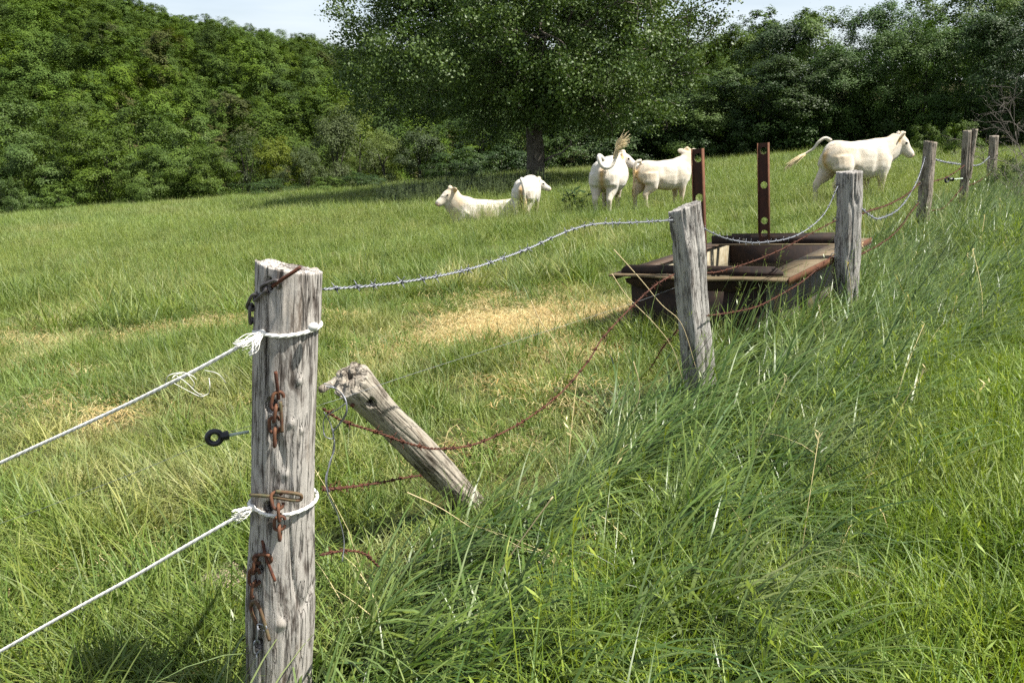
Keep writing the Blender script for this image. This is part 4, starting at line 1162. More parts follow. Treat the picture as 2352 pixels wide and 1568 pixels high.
def trough_local(X, Y, yl):
    """pixel to trough local x, z at local distance y"""
    Mi = (Matrix.Translation(TROUGH.location) @ TROUGH.rotation_euler.to_matrix().to_4x4()).inverted()
    c = Mi @ Vector((0, 0, CAMZ)); r = Mi.to_3x3() @ Vector(ray(X, Y))
    t = (yl - c.y) / r.y
    return c + r * t
def add_upright(yl, Xl, Xr, Yt, Yb, holes):
    a = trough_local(Xl, Yb, yl); b = trough_local(Xr, Yb, yl); t = trough_local((Xl + Xr) / 2, Yt, yl)
    hs = [(trough_local((Xl + Xr) / 2, y, yl).z, 0.031) for y in holes]
    o = _upright(a.x, yl, b.x - a.x, min(a.z, 0.0), t.z, hs, 0)
    return o
u1 = add_upright(0.16, 1597, 1624, 341, 614, [362, 455, 560]); u1['label'] = 'nearer perforated upright'
u2 = add_upright(TL - 0.366, 1743, 1769, 328, 562, [346, 425, 507, 536]); u2['label'] = 'further perforated upright'

# ------------------------------------------------------------------ cows
def cow(name, loc, yaw, sc, poll, head_dir, tail, label, mat='coat', lying=False, leg_shift=(0, 0, 0, 0), tuft_dir=None, tuft_len=0.3, udder=False, ear_tag=False, belly=1.0, neck_low=0.0, tail_r=0.04, head_up=(0, 0, 1), ear_dir=0.0, ear_up=0.10, spread=1.0, young=False):
    S = 1.0
    mb = MB()
    dz = -0.70 if lying else 0.0
    b = belly
    tor = [(-0.93, 1.13, .07, .10), (-0.88, 1.10, .17, .22), (-0.78, 1.07, .25, .31), (-0.62, 1.03, .30, .345), (-0.42, 1.00, .305, .365), (-0.15, .955, .33 * b, .41), (.12, .94, .345 * b, .43), (.36, .955, .315 * b, .42), (.56, .985, .265, .40), (.74, 1.02, .20, .33), (.86, 1.03, .12, .20), (.91, 1.04, .05, .09)]
    P = np.array([(x, 0, z + dz) for x, z, w, h in tor])
    V = tube(P, [(w, h * 0.93, h) for x, z, w, h in tor], 24, (0, 0, 1), ex=2.35); mb.add(*V)
    poll = np.array(poll, float); hd = nrm(np.array(head_dir, float))
    n0 = np.array([.40, 0, 1.03 + dz]); n1 = poll * 0.5 + np.array([.66, 0, 1.06 + dz]) * 0.5
    neck = spline([n0, n1, poll - hd * 0.02], 8)
    mb.add(*tube(neck, [(w, hu, hl) for w, hu, hl in zip(np.linspace(.25, .135, 8), np.linspace(.33, .15, 8), np.linspace(.38, .33, 8))], 16, (0, 0, 1)))
    hup = nrm(np.array(head_up, float) - hd * np.dot(head_up, hd)); hr = np.cross(hd, hup)
    k = 0.92 if young else 1.0
    hring = [(-.07, .09, .09, 0), (-.02, .12, .125, -.01), (.06, .138, .15, -.025), (.15, .136, .158, -.035), (.235, .112, .138, -.045), (.32, .098, .115, -.045), (.39, .100, .100, -.04), (.455, .105, .092, -.04), (.50, .075, .06, -.045)]
    mb.add(*tube([poll + hd * t * k + hup * o for t, w, h, o in hring], [(w * k, h * k) for t, w, h, o in hring], 16, tuple(hup), ex=2.3))
    mb.add(*tube([poll + hr * -.085 + hup * .07, poll + hup * .115 - hd * .02, poll + hr * .085 + hup * .07], [.045, .07, .045], 10, tuple(hd)))     # poll tuft
    for sg in (-1, 1):
        mb.add(*tube([poll + hr * sg * .085 + hd * .155 + hup * .055, poll + hr * sg * .10 + hd * .2 + hup * .05], [.035, .025], 8, tuple(hup)))   # brow
        e0 = poll + hr * sg * .085 + hup * .035 - hd * .015
        ed = nrm(hr * sg * 1.0 - hd * (.25 + ear_dir) + hup * ear_up)
        ew = nrm(np.cross(ed, nrm(hd + 0.25 * hup)))
        mb.add(*tube([e0, e0 + ed * .05, e0 + ed * .11, e0 + ed * .165, e0 + ed * .20], [(.038, .030), (.075, .025), (.086, .022), (.062, .020), (.018, .014)], 12, tuple(nrm(hd + 0.25 * hup))))
    if not lying:
        for q, (sx, sy) in enumerate(((-1, -1), (-1, 1), (1, -1), (1, 1))):
            f = leg_shift[q]
            if sx < 0:
                y = sy * .165 * spread
                pts = [(-.62, sy * .15, 1.02), (-.62 + .15 * f, y * 1.12, .80), (-.60 + .4 * f, y * 1.1, .66), (-.74 + .7 * f, y, .52), (-.80 + .8 * f, y, .44), (-.775 + .9 * f, y, .30), (-.76 + f, y, .16), (-.745 + f, y, .10), (-.72 + f, y, .045), (-.71 + f, y, 0.0)]
                rr = [(.18, .27), (.16, .26), (.135, .20), (.085, .115), (.068, .092), (.054, .062), (.054, .06), (.062, .068), (.062, .07), (.066, .074)]
            else:
                y = sy * .16 * spread
                pts = [(.55, sy * .15, .98), (.52 + .1 * f, y, .78), (.50 + .25 * f, y, .62), (.525 + .5 * f, y, .44), (.525 + .55 * f, y, .38), (.52 + .8 * f, y, .24), (.525 + f, y, .13), (.54 + f, y, .08), (.56 + f, y, .035), (.565 + f, y, 0.0)]
                rr = [(.13, .24), (.125, .19), (.105, .13), (.075, .082), (.072, .076), (.052, .055), (.055, .06), (.06, .066), (.062, .07), (.064, .072)]
            mb.add(*tube(pts, rr, 12, (1, 0, 0)))
    else:
        for sy in (-1, 1):
            mb.add(*tube([(-.62, sy * .22, .42), (-.42, sy * .34, .28), (-.18, sy * .40, .12)], [(.2, .26), (.16, .2), (.08, .1)], 12, (1, 0, 0)))
            mb.add(*tube([(-.2, sy * .40, .10), (-.45, sy * .42, .06), (-.62, sy * .42, .05)], [.07, .05, .05], 8, (0, 0, 1)))
            mb.add(*tube([(.5, sy * .2, .35), (.66, sy * .22, .14), (.5, sy * .24, .06)], [.12, .08, .05], 10, (1, 0, 0)))
    # brisket
    mb.add(*tube([(.62, 0, .72 + dz * 0.8), (.80, 0, .80 + dz), (.88, 0, .98 + dz)], [.10, .11, .08], 10, (0, 1, 0)))
    tp = spline(np.array(tail, float) + np.array([0, 0, dz if lying else 0]), 18)
    mb.add(*tube(tp, np.interp(np.linspace(0, 1, 18), [0, .15, .6, 1], [tail_r * 1.5, tail_r * 1.15, tail_r * .9, tail_r * .72]), 10, (0.1, 1, 0.2)))
    me0 = mb.mesh('raw', M[mat])
    tmp = bpy.data.objects.new('raw', me0); COL.objects.link(tmp)
    rm = tmp.modifiers.new('r', 'REMESH'); rm.mode = 'VOXEL'; rm.voxel_size = 0.019; rm.use_smooth_shade = True
    sm = tmp.modifiers.new('s', 'SMOOTH'); sm.iterations = 5; sm.factor = 0.5
    dg = bpy.context.evaluated_depsgraph_get(); dg.update()
    me = bpy.data.meshes.new_from_object(tmp.evaluated_get(dg)); me.name = name
    bpy.data.objects.remove(tmp, do_unlink=True); bpy.data.meshes.remove(me0)
    n = len(me.vertices); co = np.zeros(n * 3); me.vertices.foreach_get('co', co); co = co.reshape(-1, 3)
    gx = lambda x0, sx, z0, sz: np.exp(-((co[:, 0] - x0) / sx) ** 2 - ((co[:, 2] - z0 - dz) / sz) ** 2)
    torso = (np.abs(co[:, 1]) > 0.10) * (co[:, 0] < 0.75)
    co[:, 1] *= 1 + torso * (-.17 * gx(-.27, .12, 1.10, .17) - .10 * gx(.20, .09, .92, .28) + .09 * gx(.46, .16, .95, .24) + .08 * gx(-.47, .09, 1.23, .08) + .05 * gx(-.62, .15, .92, .2) - .07 * gx(-.36, .1, .75, .12))
    co[:, 2] += .02 * np.exp(-((co[:, 0] - .42) / .16) ** 2) * (co[:, 2] > 1.2 + dz) - .018 * np.exp(-((co[:, 0] + .25) / .2) ** 2) * (co[:, 2] > 1.2 + dz)
    co += (0.006 * (vnoise(co[:, 0] * 14 + 20, co[:, 2] * 14 + co[:, 1] * 9 + 20, 9) - 0.5))[:, None] * nrm(co - np.array([0, 0, .95 + dz]))
    me.vertices.foreach_set('co', co.ravel())
    # ochre hair: neck ridge, inner ears, twist under the tail; belly stain and lower flanks also hold painted bounce light
    v = np.zeros(n)
    nd = np.abs(co[:, 1])
    v += 0.55 * np.exp(-((co[:, 0] - .72) / .28) ** 2) * sstep(1.12 + dz, 1.30 + dz, co[:, 2]) * vnoise(co[:, 0] * 9 + 30, co[:, 2] * 9 + 30, 5)
    v += 0.9 * np.exp(-(co[:, 1] / 0.07) ** 2) * (co[:, 0] < -0.6) * sstep(1.25 + dz, 1.05 + dz, co[:, 2]) * (co[:, 2] > 0.4 + dz)
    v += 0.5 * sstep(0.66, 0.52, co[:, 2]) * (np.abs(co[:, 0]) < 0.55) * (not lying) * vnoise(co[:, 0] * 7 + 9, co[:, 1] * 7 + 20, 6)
    if not lying: v += 0.35 * sstep(0.8, 0.5, co[:, 2]) * vnoise(co[:, 0] * 6, co[:, 2] * 6 + co[:, 1] * 5, 7) * (co[:, 2] > 0.25)  # ochre patches on the lower flanks paint in warm light bounced off the grass
    rel = co - (poll - hd * .015 + hup * .035)
    lat = np.abs(rel @ hr); fw = rel @ hd
    v += 0.9 * (np.linalg.norm(rel, axis=1) < .33) * (lat > .155) * (fw > -0.14) * (fw < 0.06) * (np.abs(rel @ hup) < .12) * sstep(0.004, 0.014, fw + (0.25 + ear_dir) * (lat - .085))
    v += 0.35 * np.exp(-(np.linalg.norm(co - (poll + hup * .08), axis=1) / .12) ** 2)
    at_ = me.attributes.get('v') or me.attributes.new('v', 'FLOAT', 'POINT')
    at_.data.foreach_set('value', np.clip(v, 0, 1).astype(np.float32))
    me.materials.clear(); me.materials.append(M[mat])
    o = link(name, me); o.location = loc; o.rotation_euler = (0, 0, yaw); o.scale = (sc, sc, sc)
    tag(o, label, 'cow', 'white cows grazing in the meadow')
    def sub(nm, m, mt): return m.obj(nm, M[mt], o, True)
    for sg in (-1, 1):
        c = poll + hr * sg * .122 * k + hd * .165 * k + hup * .03
        m = MB(); zs = np.linspace(-1, 1, 7); m.add(*tube([c + hr * sg * zz * .014 for zz in zs], [.026 * math.sqrt(max(.02, 1 - zz * zz)) for zz in zs], 10, tuple(hup))); sub('eye', m, 'eye')
    m = MB(); c = poll + hd * .488 * k - hup * .038
    m.add(*tube([c - hd * .03, c + hd * .012, c + hd * .03], [(.098 * k, .078 * k), (.080 * k, .062 * k), (.035, .03)], 14, tuple(hup))); sub('muzzle', m, 'muzzle')
    for sg in (-1, 1):
        m = MB(); cc = c + hd * .022 + hr * sg * .034 + hup * .022
        m.add(*tube([cc - hd * .01, cc + hd * .008], [(.012, .016), (.010, .013)], 8, tuple(hup))); m.obj('nostril', M['eye'], o, True)
    if ear_tag:
        e0 = poll + hr * .085 + hup * .035 - hd * .015; ed = nrm(hr - hd * (.25 + ear_dir) + hup * .10)
        p = e0 + ed * .15 - hup * .05
        m = MB(); m.add(*tube([p - hd * .03 + hup * 0, p + hd * .03], [(.038, .03), (.038, .03)], 8, tuple(hup), ex=5)); sub('ear_tag', m, 'tag')
    if udder:
        m = MB(); m.add(*tube([(-.42, 0, .70), (-.36, 0, .58), (-.34, 0, .50)], [.13, .13, .06], 12, (0, 1, 0)))
        for sx in (0, 1):
            for sy in (-1, 1): m.add(*tube([(-.40 + .1 * sx, sy * .06, .53), (-.40 + .1 * sx, sy * .065, .45)], [.022, .014], 8, (0, 1, 0)))
        sub('udder', m, 'udder')
    # tail switch: strands of long hair
    rng = np.random.default_rng(len(label))
    td = nrm(np.array(tuft_dir if tuft_dir is not None else (0, 0, -1), float))
    m = MB()
    bendv = np.array([0, -.12, -.05]) if td[2] > .5 else np.array([0, 0, -.06])
    for i in range(75):
        st = tp[-1 - rng.integers(0, 4)] + rng.normal(size=3) * tail_r * .35
        sp = rng.normal(size=3) * .07
        e = st + (td + sp) * tuft_len * rng.uniform(.55, 1.1)
        md = (st + e) / 2 + rng.normal(size=3) * .015; e = e + bendv * rng.uniform(.3, 1.6)
        m.add(*tube(spline([st, md, e], 7), np.linspace(.008, .002, 7), 4, (0.3, 0.8, 0.2)))
    q = m.obj('tail_hair', M['tailhair'], o, False); q['kind'] = 'stuff'
    return o

def cow_at(X, d):
    r = ray(X, 450); x = r[0] / r[1] * d
    return (x, d, gz(x, d))
# E: big cow walking right along the meadow
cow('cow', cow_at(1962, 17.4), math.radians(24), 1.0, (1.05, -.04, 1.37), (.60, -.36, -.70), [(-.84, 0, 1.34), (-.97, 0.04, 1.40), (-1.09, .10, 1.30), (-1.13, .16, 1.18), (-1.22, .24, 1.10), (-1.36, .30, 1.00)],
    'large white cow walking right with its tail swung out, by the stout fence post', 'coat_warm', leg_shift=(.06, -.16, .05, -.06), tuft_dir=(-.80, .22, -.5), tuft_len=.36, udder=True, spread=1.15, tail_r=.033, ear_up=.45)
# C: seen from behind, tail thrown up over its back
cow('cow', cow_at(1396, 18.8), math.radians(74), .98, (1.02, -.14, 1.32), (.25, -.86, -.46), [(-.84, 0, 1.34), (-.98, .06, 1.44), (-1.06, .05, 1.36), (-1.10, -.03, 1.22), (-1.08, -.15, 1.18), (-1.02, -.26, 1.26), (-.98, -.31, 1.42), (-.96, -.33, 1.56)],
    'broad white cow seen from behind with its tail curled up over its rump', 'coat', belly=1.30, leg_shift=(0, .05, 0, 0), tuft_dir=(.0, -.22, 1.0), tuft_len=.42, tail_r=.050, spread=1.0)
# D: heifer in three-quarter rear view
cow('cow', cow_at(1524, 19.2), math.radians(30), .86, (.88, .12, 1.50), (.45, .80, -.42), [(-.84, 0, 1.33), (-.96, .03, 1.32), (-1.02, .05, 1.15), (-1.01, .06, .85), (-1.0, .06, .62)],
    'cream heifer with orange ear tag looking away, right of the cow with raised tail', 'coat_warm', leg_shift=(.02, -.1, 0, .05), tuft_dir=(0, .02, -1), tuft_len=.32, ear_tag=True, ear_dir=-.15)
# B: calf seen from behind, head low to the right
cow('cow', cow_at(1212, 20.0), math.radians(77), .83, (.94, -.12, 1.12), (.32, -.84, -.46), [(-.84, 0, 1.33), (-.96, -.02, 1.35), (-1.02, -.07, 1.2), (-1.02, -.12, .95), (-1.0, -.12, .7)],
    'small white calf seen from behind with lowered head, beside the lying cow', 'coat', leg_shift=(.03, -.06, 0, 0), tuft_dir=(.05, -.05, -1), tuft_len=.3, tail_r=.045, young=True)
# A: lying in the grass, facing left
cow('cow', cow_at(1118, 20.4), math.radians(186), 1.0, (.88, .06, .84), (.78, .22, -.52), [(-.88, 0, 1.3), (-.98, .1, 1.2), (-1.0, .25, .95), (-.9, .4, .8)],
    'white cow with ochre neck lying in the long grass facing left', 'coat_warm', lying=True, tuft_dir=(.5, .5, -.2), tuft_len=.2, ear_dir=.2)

# ------------------------------------------------------------------ small plants and ground things
def bare_shrub():
    rng = np.random.default_rng(12)
    root_p = np.array(at(2385, 440, 12.5)); root_p[2] = gz(root_p[0], root_p[1])
    mb = MB()
    def br(p, d, L, r, lev):
        pts = [p]
        for i in range(6):
            d = nrm(d + rng.normal(size=3) * .18 + np.array([0, 0, -.03])); pts.append(pts[-1] + d * L / 6)
        pts = np.array(pts); mb.add(*tube(pts, np.linspace(r, r * .35, 7), 5, (0.2, 0.9, 0.3)))
        if lev < 3:
            for i in range(5 if lev else 4):
                q = pts[rng.integers(2, 7)]; br(q, nrm(d + nrm(rng.normal(size=3)) * .9), L * rng.uniform(.35, .6), r * .55, lev + 1)
    for i in range(7):
        a = rng.uniform(-1.0, 0.8)
        br(np.array([rng.normal() * .15, rng.normal() * .15, 0]), nrm(np.array([math.sin(a) * .8 - .25, rng.normal() * .3, 1.0])), rng.uniform(1.0, 1.7), .010, 0)
    tag(mb.obj('thorn_bush', M['twig'], None, True, root_p), 'bare grey thorn bush tangled over the furthest fence posts at the right edge', 'bush')
bare_shrub()

def dock():
    rng = np.random.default_rng(13)
    c = np.array(at(1322, 445, 19.6)); c[2] = gz(c[0], c[1])
    V, Q, a = [], [], []
    mb = MB()
    for i in range(110):
        p = rng.normal(size=3) * np.array([.20, .14, 0]); p[2] = rng.uniform(.05, .68)
        L = rng.uniform(.14, .26); an = rng.uniform(0, 6.28); dr = np.array([math.cos(an), math.sin(an), rng.uniform(-.3, .6)])
        sd = nrm(np.cross(dr, (0, 0, 1))) * L * .28
        mb.add([p, p + dr * L * .5 + sd, p + dr * L, p + dr * L * .5 - sd], [(0, 1, 2, 3)], a=rng.random() * .5)
    for i in range(9): mb.add(*tube([(rng.normal() * .1, rng.normal() * .1, 0), (rng.normal() * .18, rng.normal() * .12, .7)], [.012, .006], 5, (0, 1, 0)))
    tag(mb.obj('dock_plant', M['leaf_dark'], None, False, c), 'dark leafy dock plant left of the cow with raised tail', 'plant')
dock()

def molehill():
    c = on_ground(520, 1325)
    n, m = 26, 12
    V = [(0, 0, .045)]
    rng = np.random.default_rng(3)
    for j in range(1, m + 1):
        for i in range(n):
            a = i / n * 2 * math.pi; r = .10 * j / m
            V.append((r * math.cos(a) * 1.2, r * math.sin(a), .045 * (1 - (j / m) ** 2) + rng.normal() * .006 - .01))
    Q = [(1 + j * n + i, 1 + (j + 1) * n + i, 1 + (j + 1) * n + (i + 1) % n, 1 + j * n + (i + 1) % n) for j in range(m - 1) for i in range(n)]
    T = [(0, 1 + i, 1 + (i + 1) % n) for i in range(n)]
    tag(MB().add(V, Q, T).obj('molehill', M['mound'], None, True, c), 'small pale mound of dry earth left of the corner post foot', 'molehill')
molehill()

# ------------------------------------------------------------------ grass
TUFTS = {}
def blades(n, r, h, w, lean, bend, rng, seg=4, dirv=None, spread=math.pi, val=(0, 1)):
    """n blades rooted in a disc of radius r; returns V, Q, a"""
    ang = rng.uniform(0, 2 * math.pi, n); rad = r * np.sqrt(rng.random(n))
    base = np.stack([rad * np.cos(ang), rad * np.sin(ang), np.full(n, -0.02)], 1)
    H = rng.uniform(h[0], h[1], n); Wd = rng.uniform(w[0], w[1], n)
    la = rng.uniform(-spread, spread, n) if dirv is None else dirv + rng.normal(size=n) * spread
    le = np.maximum(np.abs(rng.normal(lean, lean * 0.5, n)), lean * 0.45); be = np.abs(rng.normal(bend, bend * 0.45, n))
    dr = np.stack([np.cos(la), np.sin(la), np.zeros(n)], 1)
    sw = la + math.pi / 2 + rng.normal(size=n) * 0.5
    sd = np.stack([np.cos(sw), np.sin(sw), np.zeros(n)], 1)
    V = np.zeros((n, seg + 1, 2, 3)); pos = base.copy(); th = le.copy()
    for i in range(seg + 1):
        t = i / seg
        ww = (Wd * (1 - 0.93 * t ** 1.6) * (0.7 + 0.6 * min(1, 3 * t) * (1 - 0.5 * t)))[:, None] * 0.5
        V[:, i, 0] = pos - sd * ww; V[:, i, 1] = pos + sd * ww
        if i < seg:
            th = np.minimum(th + be / seg, 2.5)
            pos = pos + (dr * np.sin(th)[:, None] + np.array([0, 0, 1.0]) * np.cos(th)[:, None]) * (H / seg)[:, None]
    k = np.arange(n)[:, None] * (seg + 1) * 2 + np.arange(seg)[None, :] * 2
    Q = np.stack([k, k + 1, k + 3, k + 2], -1).reshape(-1, 4)
    a = np.repeat(rng.uniform(val[0], val[1], n), (seg + 1) * 2)
    return V.reshape(-1, 3), Q, a

def heads(n, r, h, rng, lean=0.25, dirv=0.0):
    """thin flowering stems with a feathery seed head"""
    mb = MB()
    for i in range(n):
        a = rng.uniform(0, 6.28); p = np.array([math.cos(a), math.sin(a), 0]) * r * math.sqrt(rng.random())
        H = rng.uniform(*h); la = dirv + rng.normal() * 0.7; l = abs(rng.normal(lean, .12))
        d1 = np.array([math.cos(la) * l, math.sin(la) * l, 1.0])
        tip = p + d1 * H; mid = p + np.array([0, 0, 1.0]) * H * .55 + d1 * np.array([1, 1, 0]) * H * .35
        P = spline([p, mid, tip], 5)
        sd = np.array([-math.sin(la), math.cos(la), 0]) * 0.0011
        V = np.stack([P - sd, P + sd], 1).reshape(-1, 3)
        mb.add(V, [(2 * j, 2 * j + 1, 2 * j + 3, 2 * j + 2) for j in range(4)], a=.9)
        for q in range(7):
            c = tip - d1 * H * .13 * q / 7; o2 = rng.normal(size=3) * .008; o2[2] = abs(o2[2]) + .004
            s2 = np.array([rng.normal(), rng.normal(), 0]) * .002
            mb.add([c, c + o2 + s2, c + o2 * 2.0, c + o2 - s2], [(0, 1, 2, 3)], a=1.0)
    return mb

def addb(mb, V, Q, a): mb.add(V, Q, a=a)
LIB = {}
def lib(key, mat, builder, count, seed):
    col = bpy.data.collections.new(key)
    for i in range(count):
        rng = np.random.default_rng(seed * 100 + i)
        mb = MB(); builder(mb, rng, i)
        o = bpy.data.objects.new('%s_%02d' % (key, i), mb.mesh('%s_%02d' % (key, i), M[mat], True)); col.objects.link(o)
    LIB[key] = (col, count)

def b_pasture(mb, rng, i):
    addb(mb, *blades(46, .11, (.05, .17), (.0026, .0054), .35, 1.1, rng, 3))
    addb(mb, *blades(26, .13, (.06, .16), (.0020, .0034), 1.15, .5, rng, 3, val=(.75, 1.0)))     # flattened, drier blades
    if i % 3 == 0: addb(mb, *blades(10, .08, (.18, .30), (.003, .0055), .25, .9, rng, 4, val=(0, .4)))
def b_pasture_tall(mb, rng, i):
    addb(mb, *blades(60, .12, (.14, .36), (.0040, .0080), .25, 1.0, rng, 4, val=(0, .75)))
def b_meadow(mb, rng, i):
    addb(mb, *blades(70, .26, (.12, .34), (.006, .011), .25, 1.0, rng, 3))
    h = heads(5, .25, (.34, .52), rng); 
    for V, A in zip(h.V, h.A): pass
    if h.n: mb.add(np.concatenate(h.V), np.concatenate(h.Q), a=np.concatenate(h.A))
def b_meadow_far(mb, rng, i):
    addb(mb, *blades(64, .42, (.18, .42), (.012, .022), .22, .9, rng, 3))
    addb(mb, *blades(12, .42, (.40, .58), (.006, .012), .25, .5, rng, 3, val=(.7, 1)))
def b_lush(mb, rng, i):
    addb(mb, *blades(28, .09, (.45, .88), (.0105, .0175), .55, 1.5, rng, 6, dirv=-0.15, spread=.6, val=(0, .9)))
    addb(mb, *blades(26, .11, (.18, .45), (.0050, .0095), .40, 1.1, rng, 5, dirv=-0.1, spread=1.2, val=(0, 1)))
    if i % 3 == 1:
        h = heads(2, .08, (.6, .85), rng, .4, .2); mb.add(np.concatenate(h.V), np.concatenate(h.Q), a=np.concatenate(h.A))
def b_verge(mb, rng, i):
    addb(mb, *blades(58, .11, (.10, .26), (.0034, .0064), .28, .85, rng, 4))
    addb(mb, *blades(9, .11, (.20, .34), (.0035, .0062), .5, 1.1, rng, 5, val=(.3, 1)))
    if i % 4 == 2:
        h = heads(3, .1, (.26, .40), rng, .2, 0.); mb.add(np.concatenate(h.V), np.concatenate(h.Q), a=np.concatenate(h.A))
def b_straw(mb, rng, i):
    n = 120
    for j in range(n):
        a = rng.uniform(0, 6.28); c = rng.normal(size=3) * np.array([.12, .12, 0]); c[2] = abs(rng.normal() * .018) + .004
        L = rng.uniform(.03, .10); d = np.array([math.cos(a), math.sin(a), rng.normal() * .22]); s = np.array([-math.sin(a), math.cos(a), 0]) * rng.uniform(.0008, .0016)
        bnd = np.array([0, 0, rng.uniform(-.01, .02)])
        P = [c - d * L / 2, c + bnd, c + d * L / 2]
        mb.add([P[0] - s, P[0] + s, P[1] - s, P[1] + s, P[2] - s, P[2] + s], [(0, 1, 3, 2), (2, 3, 5, 4)], a=rng.random())
def b_weed(mb, rng, i):
    for j in range(9):
        p = np.array([rng.normal() * .16, rng.normal() * .16, 0]); H = rng.uniform(.4, .85)
        mb.add(*tube([p, p + np.array([rng.normal() * .06, rng.normal() * .06, H])], [.005, .003], 4, (0, 1, 0)), a=.4)
        for q in range(14):
            z = H * (.25 + .75 * q / 14); an = rng.uniform(0, 6.28); d = np.array([math.cos(an), math.sin(an), rng.uniform(-.4, .3)]); s = nrm(np.cross(d, (0, 0, 1))) * .02
            L = .09 * (1.1 - .5 * q / 14); c = p + np.array([0, 0, z])
            mb.add([c, c + d * L * .5 + s, c + d * L, c + d * L * .5 - s], [(0, 1, 2, 3)], a=rng.random())
lib('pasture_tuft', 'pasture', b_pasture, 9, 1)
lib('pasture_tall_tuft', 'pasture', b_pasture_tall, 6, 2)
lib('meadow_tuft', 'meadow', b_meadow, 8, 3)
lib('meadow_far_tuft', 'meadow', b_meadow_far, 7, 4)
lib('lush_tuft', 'lush', b_lush, 9, 5)
lib('verge_tuft', 'verge', b_verge, 9, 6)
lib('straw_litter', 'straw', b_straw, 5, 7)
def b_dead(mb, rng, i):
    mb.add(*(lambda t: (t[0], t[1]))(blades(9, .14, (.20, .52), (.0022, .0042), .85, .9, rng, 5)), a=.8)
    for q in range(1):
        hh = heads(1, .1, (.4, .6), rng, .45); mb.add(np.concatenate(hh.V), np.concatenate(hh.Q), a=np.concatenate(hh.A))
lib('dead_stems', 'straw', b_dead, 5, 9)
lib('weed_clump', 'leaf_grey', b_weed, 5, 8)

def scatter(name, key, P, rotz, scl, label, tilt=None, cat='grass'):
    col, cnt = LIB[key]
    rng = np.random.default_rng(len(P) + 3)
    n = len(P)
    me = bpy.data.meshes.new(name)
    me.vertices.add(n); me.vertices.foreach_set('co', np.asarray(P, np.float32).ravel())
    rot = np.zeros((n, 3), np.float32); rot[:, 2] = rotz
    if tilt is not None: rot[:, :2] = tilt
    at1 = me.attributes.new('rot', 'FLOAT_VECTOR', 'POINT'); at1.data.foreach_set('vector', rot.ravel())
    sc_ = np.repeat(np.asarray(scl, np.float32)[:, None], 3, 1) if np.ndim(scl) == 1 else np.asarray(scl, np.float32)
    at2 = me.attributes.new('scl', 'FLOAT_VECTOR', 'POINT'); at2.data.foreach_set('vector', sc_.ravel())
    at3 = me.attributes.new('pick', 'INT', 'POINT'); at3.data.foreach_set('value', rng.integers(0, cnt, n).astype(np.int32))
    o = link(name, me)
    ng = bpy.data.node_groups.new(name, 'GeometryNodeTree')
    ng.interface.new_socket('Geometry', in_out='INPUT', socket_type='NodeSocketGeometry')
    ng.interface.new_socket('Geometry', in_out='OUTPUT', socket_type='NodeSocketGeometry')
    gi = ng.nodes.new('NodeGroupInput'); go = ng.nodes.new('NodeGroupOutput')
    ip = ng.nodes.new('GeometryNodeInstanceOnPoints'); ci = ng.nodes.new('GeometryNodeCollectionInfo')
    ci.inputs['Collection'].default_value = col; ci.inputs['Separate Children'].default_value = True; ci.inputs['Reset Children'].default_value = True
    def attr(nm, dt):
        a = ng.nodes.new('GeometryNodeInputNamedAttribute'); a.data_type = dt; a.inputs['Name'].default_value = nm
        return [s for s in a.outputs if s.enabled and s.name == 'Attribute'][0]
    ng.links.new(gi.outputs[0], ip.inputs['Points']); ng.links.new(ci.outputs[0], ip.inputs['Instance'])
    ip.inputs['Pick Instance'].default_value = True
    ng.links.new(attr('pick', 'INT'), ip.inputs['Instance Index'])
    ng.links.new(attr('rot', 'FLOAT_VECTOR'), ip.inputs['Rotation'])
    ng.links.new(attr('scl', 'FLOAT_VECTOR'), ip.inputs['Scale'])
    ng.links.new(ip.outputs[0], go.inputs[0])
    md = o.modifiers.new('grass', 'NODES'); md.node_group = ng
    tag(o, label, cat, None, 'stuff')
    return o

hc = bpy.data.collections.new('hill_crowns')
for i_, me_ in enumerate(HILL[:5]): hc.objects.link(bpy.data.objects.new('hill_crown_%d' % i_, me_))
LIB['hill_crown'] = (hc, 5)
far_ = np.array(HILL_PTS[285:])
rg_ = np.random.default_rng(79)
fs_ = far_[:, 2] / 7.9 * rg_.uniform(.88, 1.15, len(far_))
scatter('distant_wood', 'hill_crown', np.stack([far_[:, 0], far_[:, 1], ground_z(far_[:, 0], far_[:, 1]) - .5], 1), rg_.uniform(0, 6.28, len(far_)), np.stack([fs_, fs_, fs_ * rg_.uniform(.85, 1.0, len(far_))], 1), 'distant unbroken wood covering the top of the hill', cat='wood')

# fence line for left / right of it
FL = np.array([P_TOP[k][0][:2] for k in (1, 2, 3, 4, 5, 6)])
FL = np.concatenate([[FL[0] + (FL[0] - FL[1]) * 1.0], FL, [FL[-1] + (FL[-1] - FL[-2]) * 8]])
def fence_s(x, y):
    """signed distance from the fence line, right positive"""
    fx = np.interp(y, FL[:, 1], FL[:, 0]); d = np.interp(y, FL[:, 1], np.gradient(FL[:, 0], FL[:, 1]))
    return (x - fx) / np.sqrt(1 + d * d)
cy, sy_ = math.cos(TR_YAW), math.sin(TR_YAW)
def in_trough(x, y, m=0.0):
    dx, dy = x - TR_O[0], y - TR_O[1]
    a = dx * cy + dy * sy_; b = -dx * sy_ + dy * cy
    return (a > 0.09 - m) & (a < TW - 0.09 + m) & (b > 0.09 - m) & (b < TL - 0.09 + m)
def field(n, y0, y1, rng, um=0.86, xpad=0.8):
    """points spread evenly over the seen wedge between distances y0 and y1"""
    y = np.sqrt(rng.uniform(y0 * y0, y1 * y1, n)); x = rng.uniform(-1, 1, n) * (um * y + xpad)
    return x, y
def area(y0, y1, um=0.86, xpad=0.8): return um * (y1 ** 2 - y0 ** 2) + 2 * xpad * (y1 - y0)
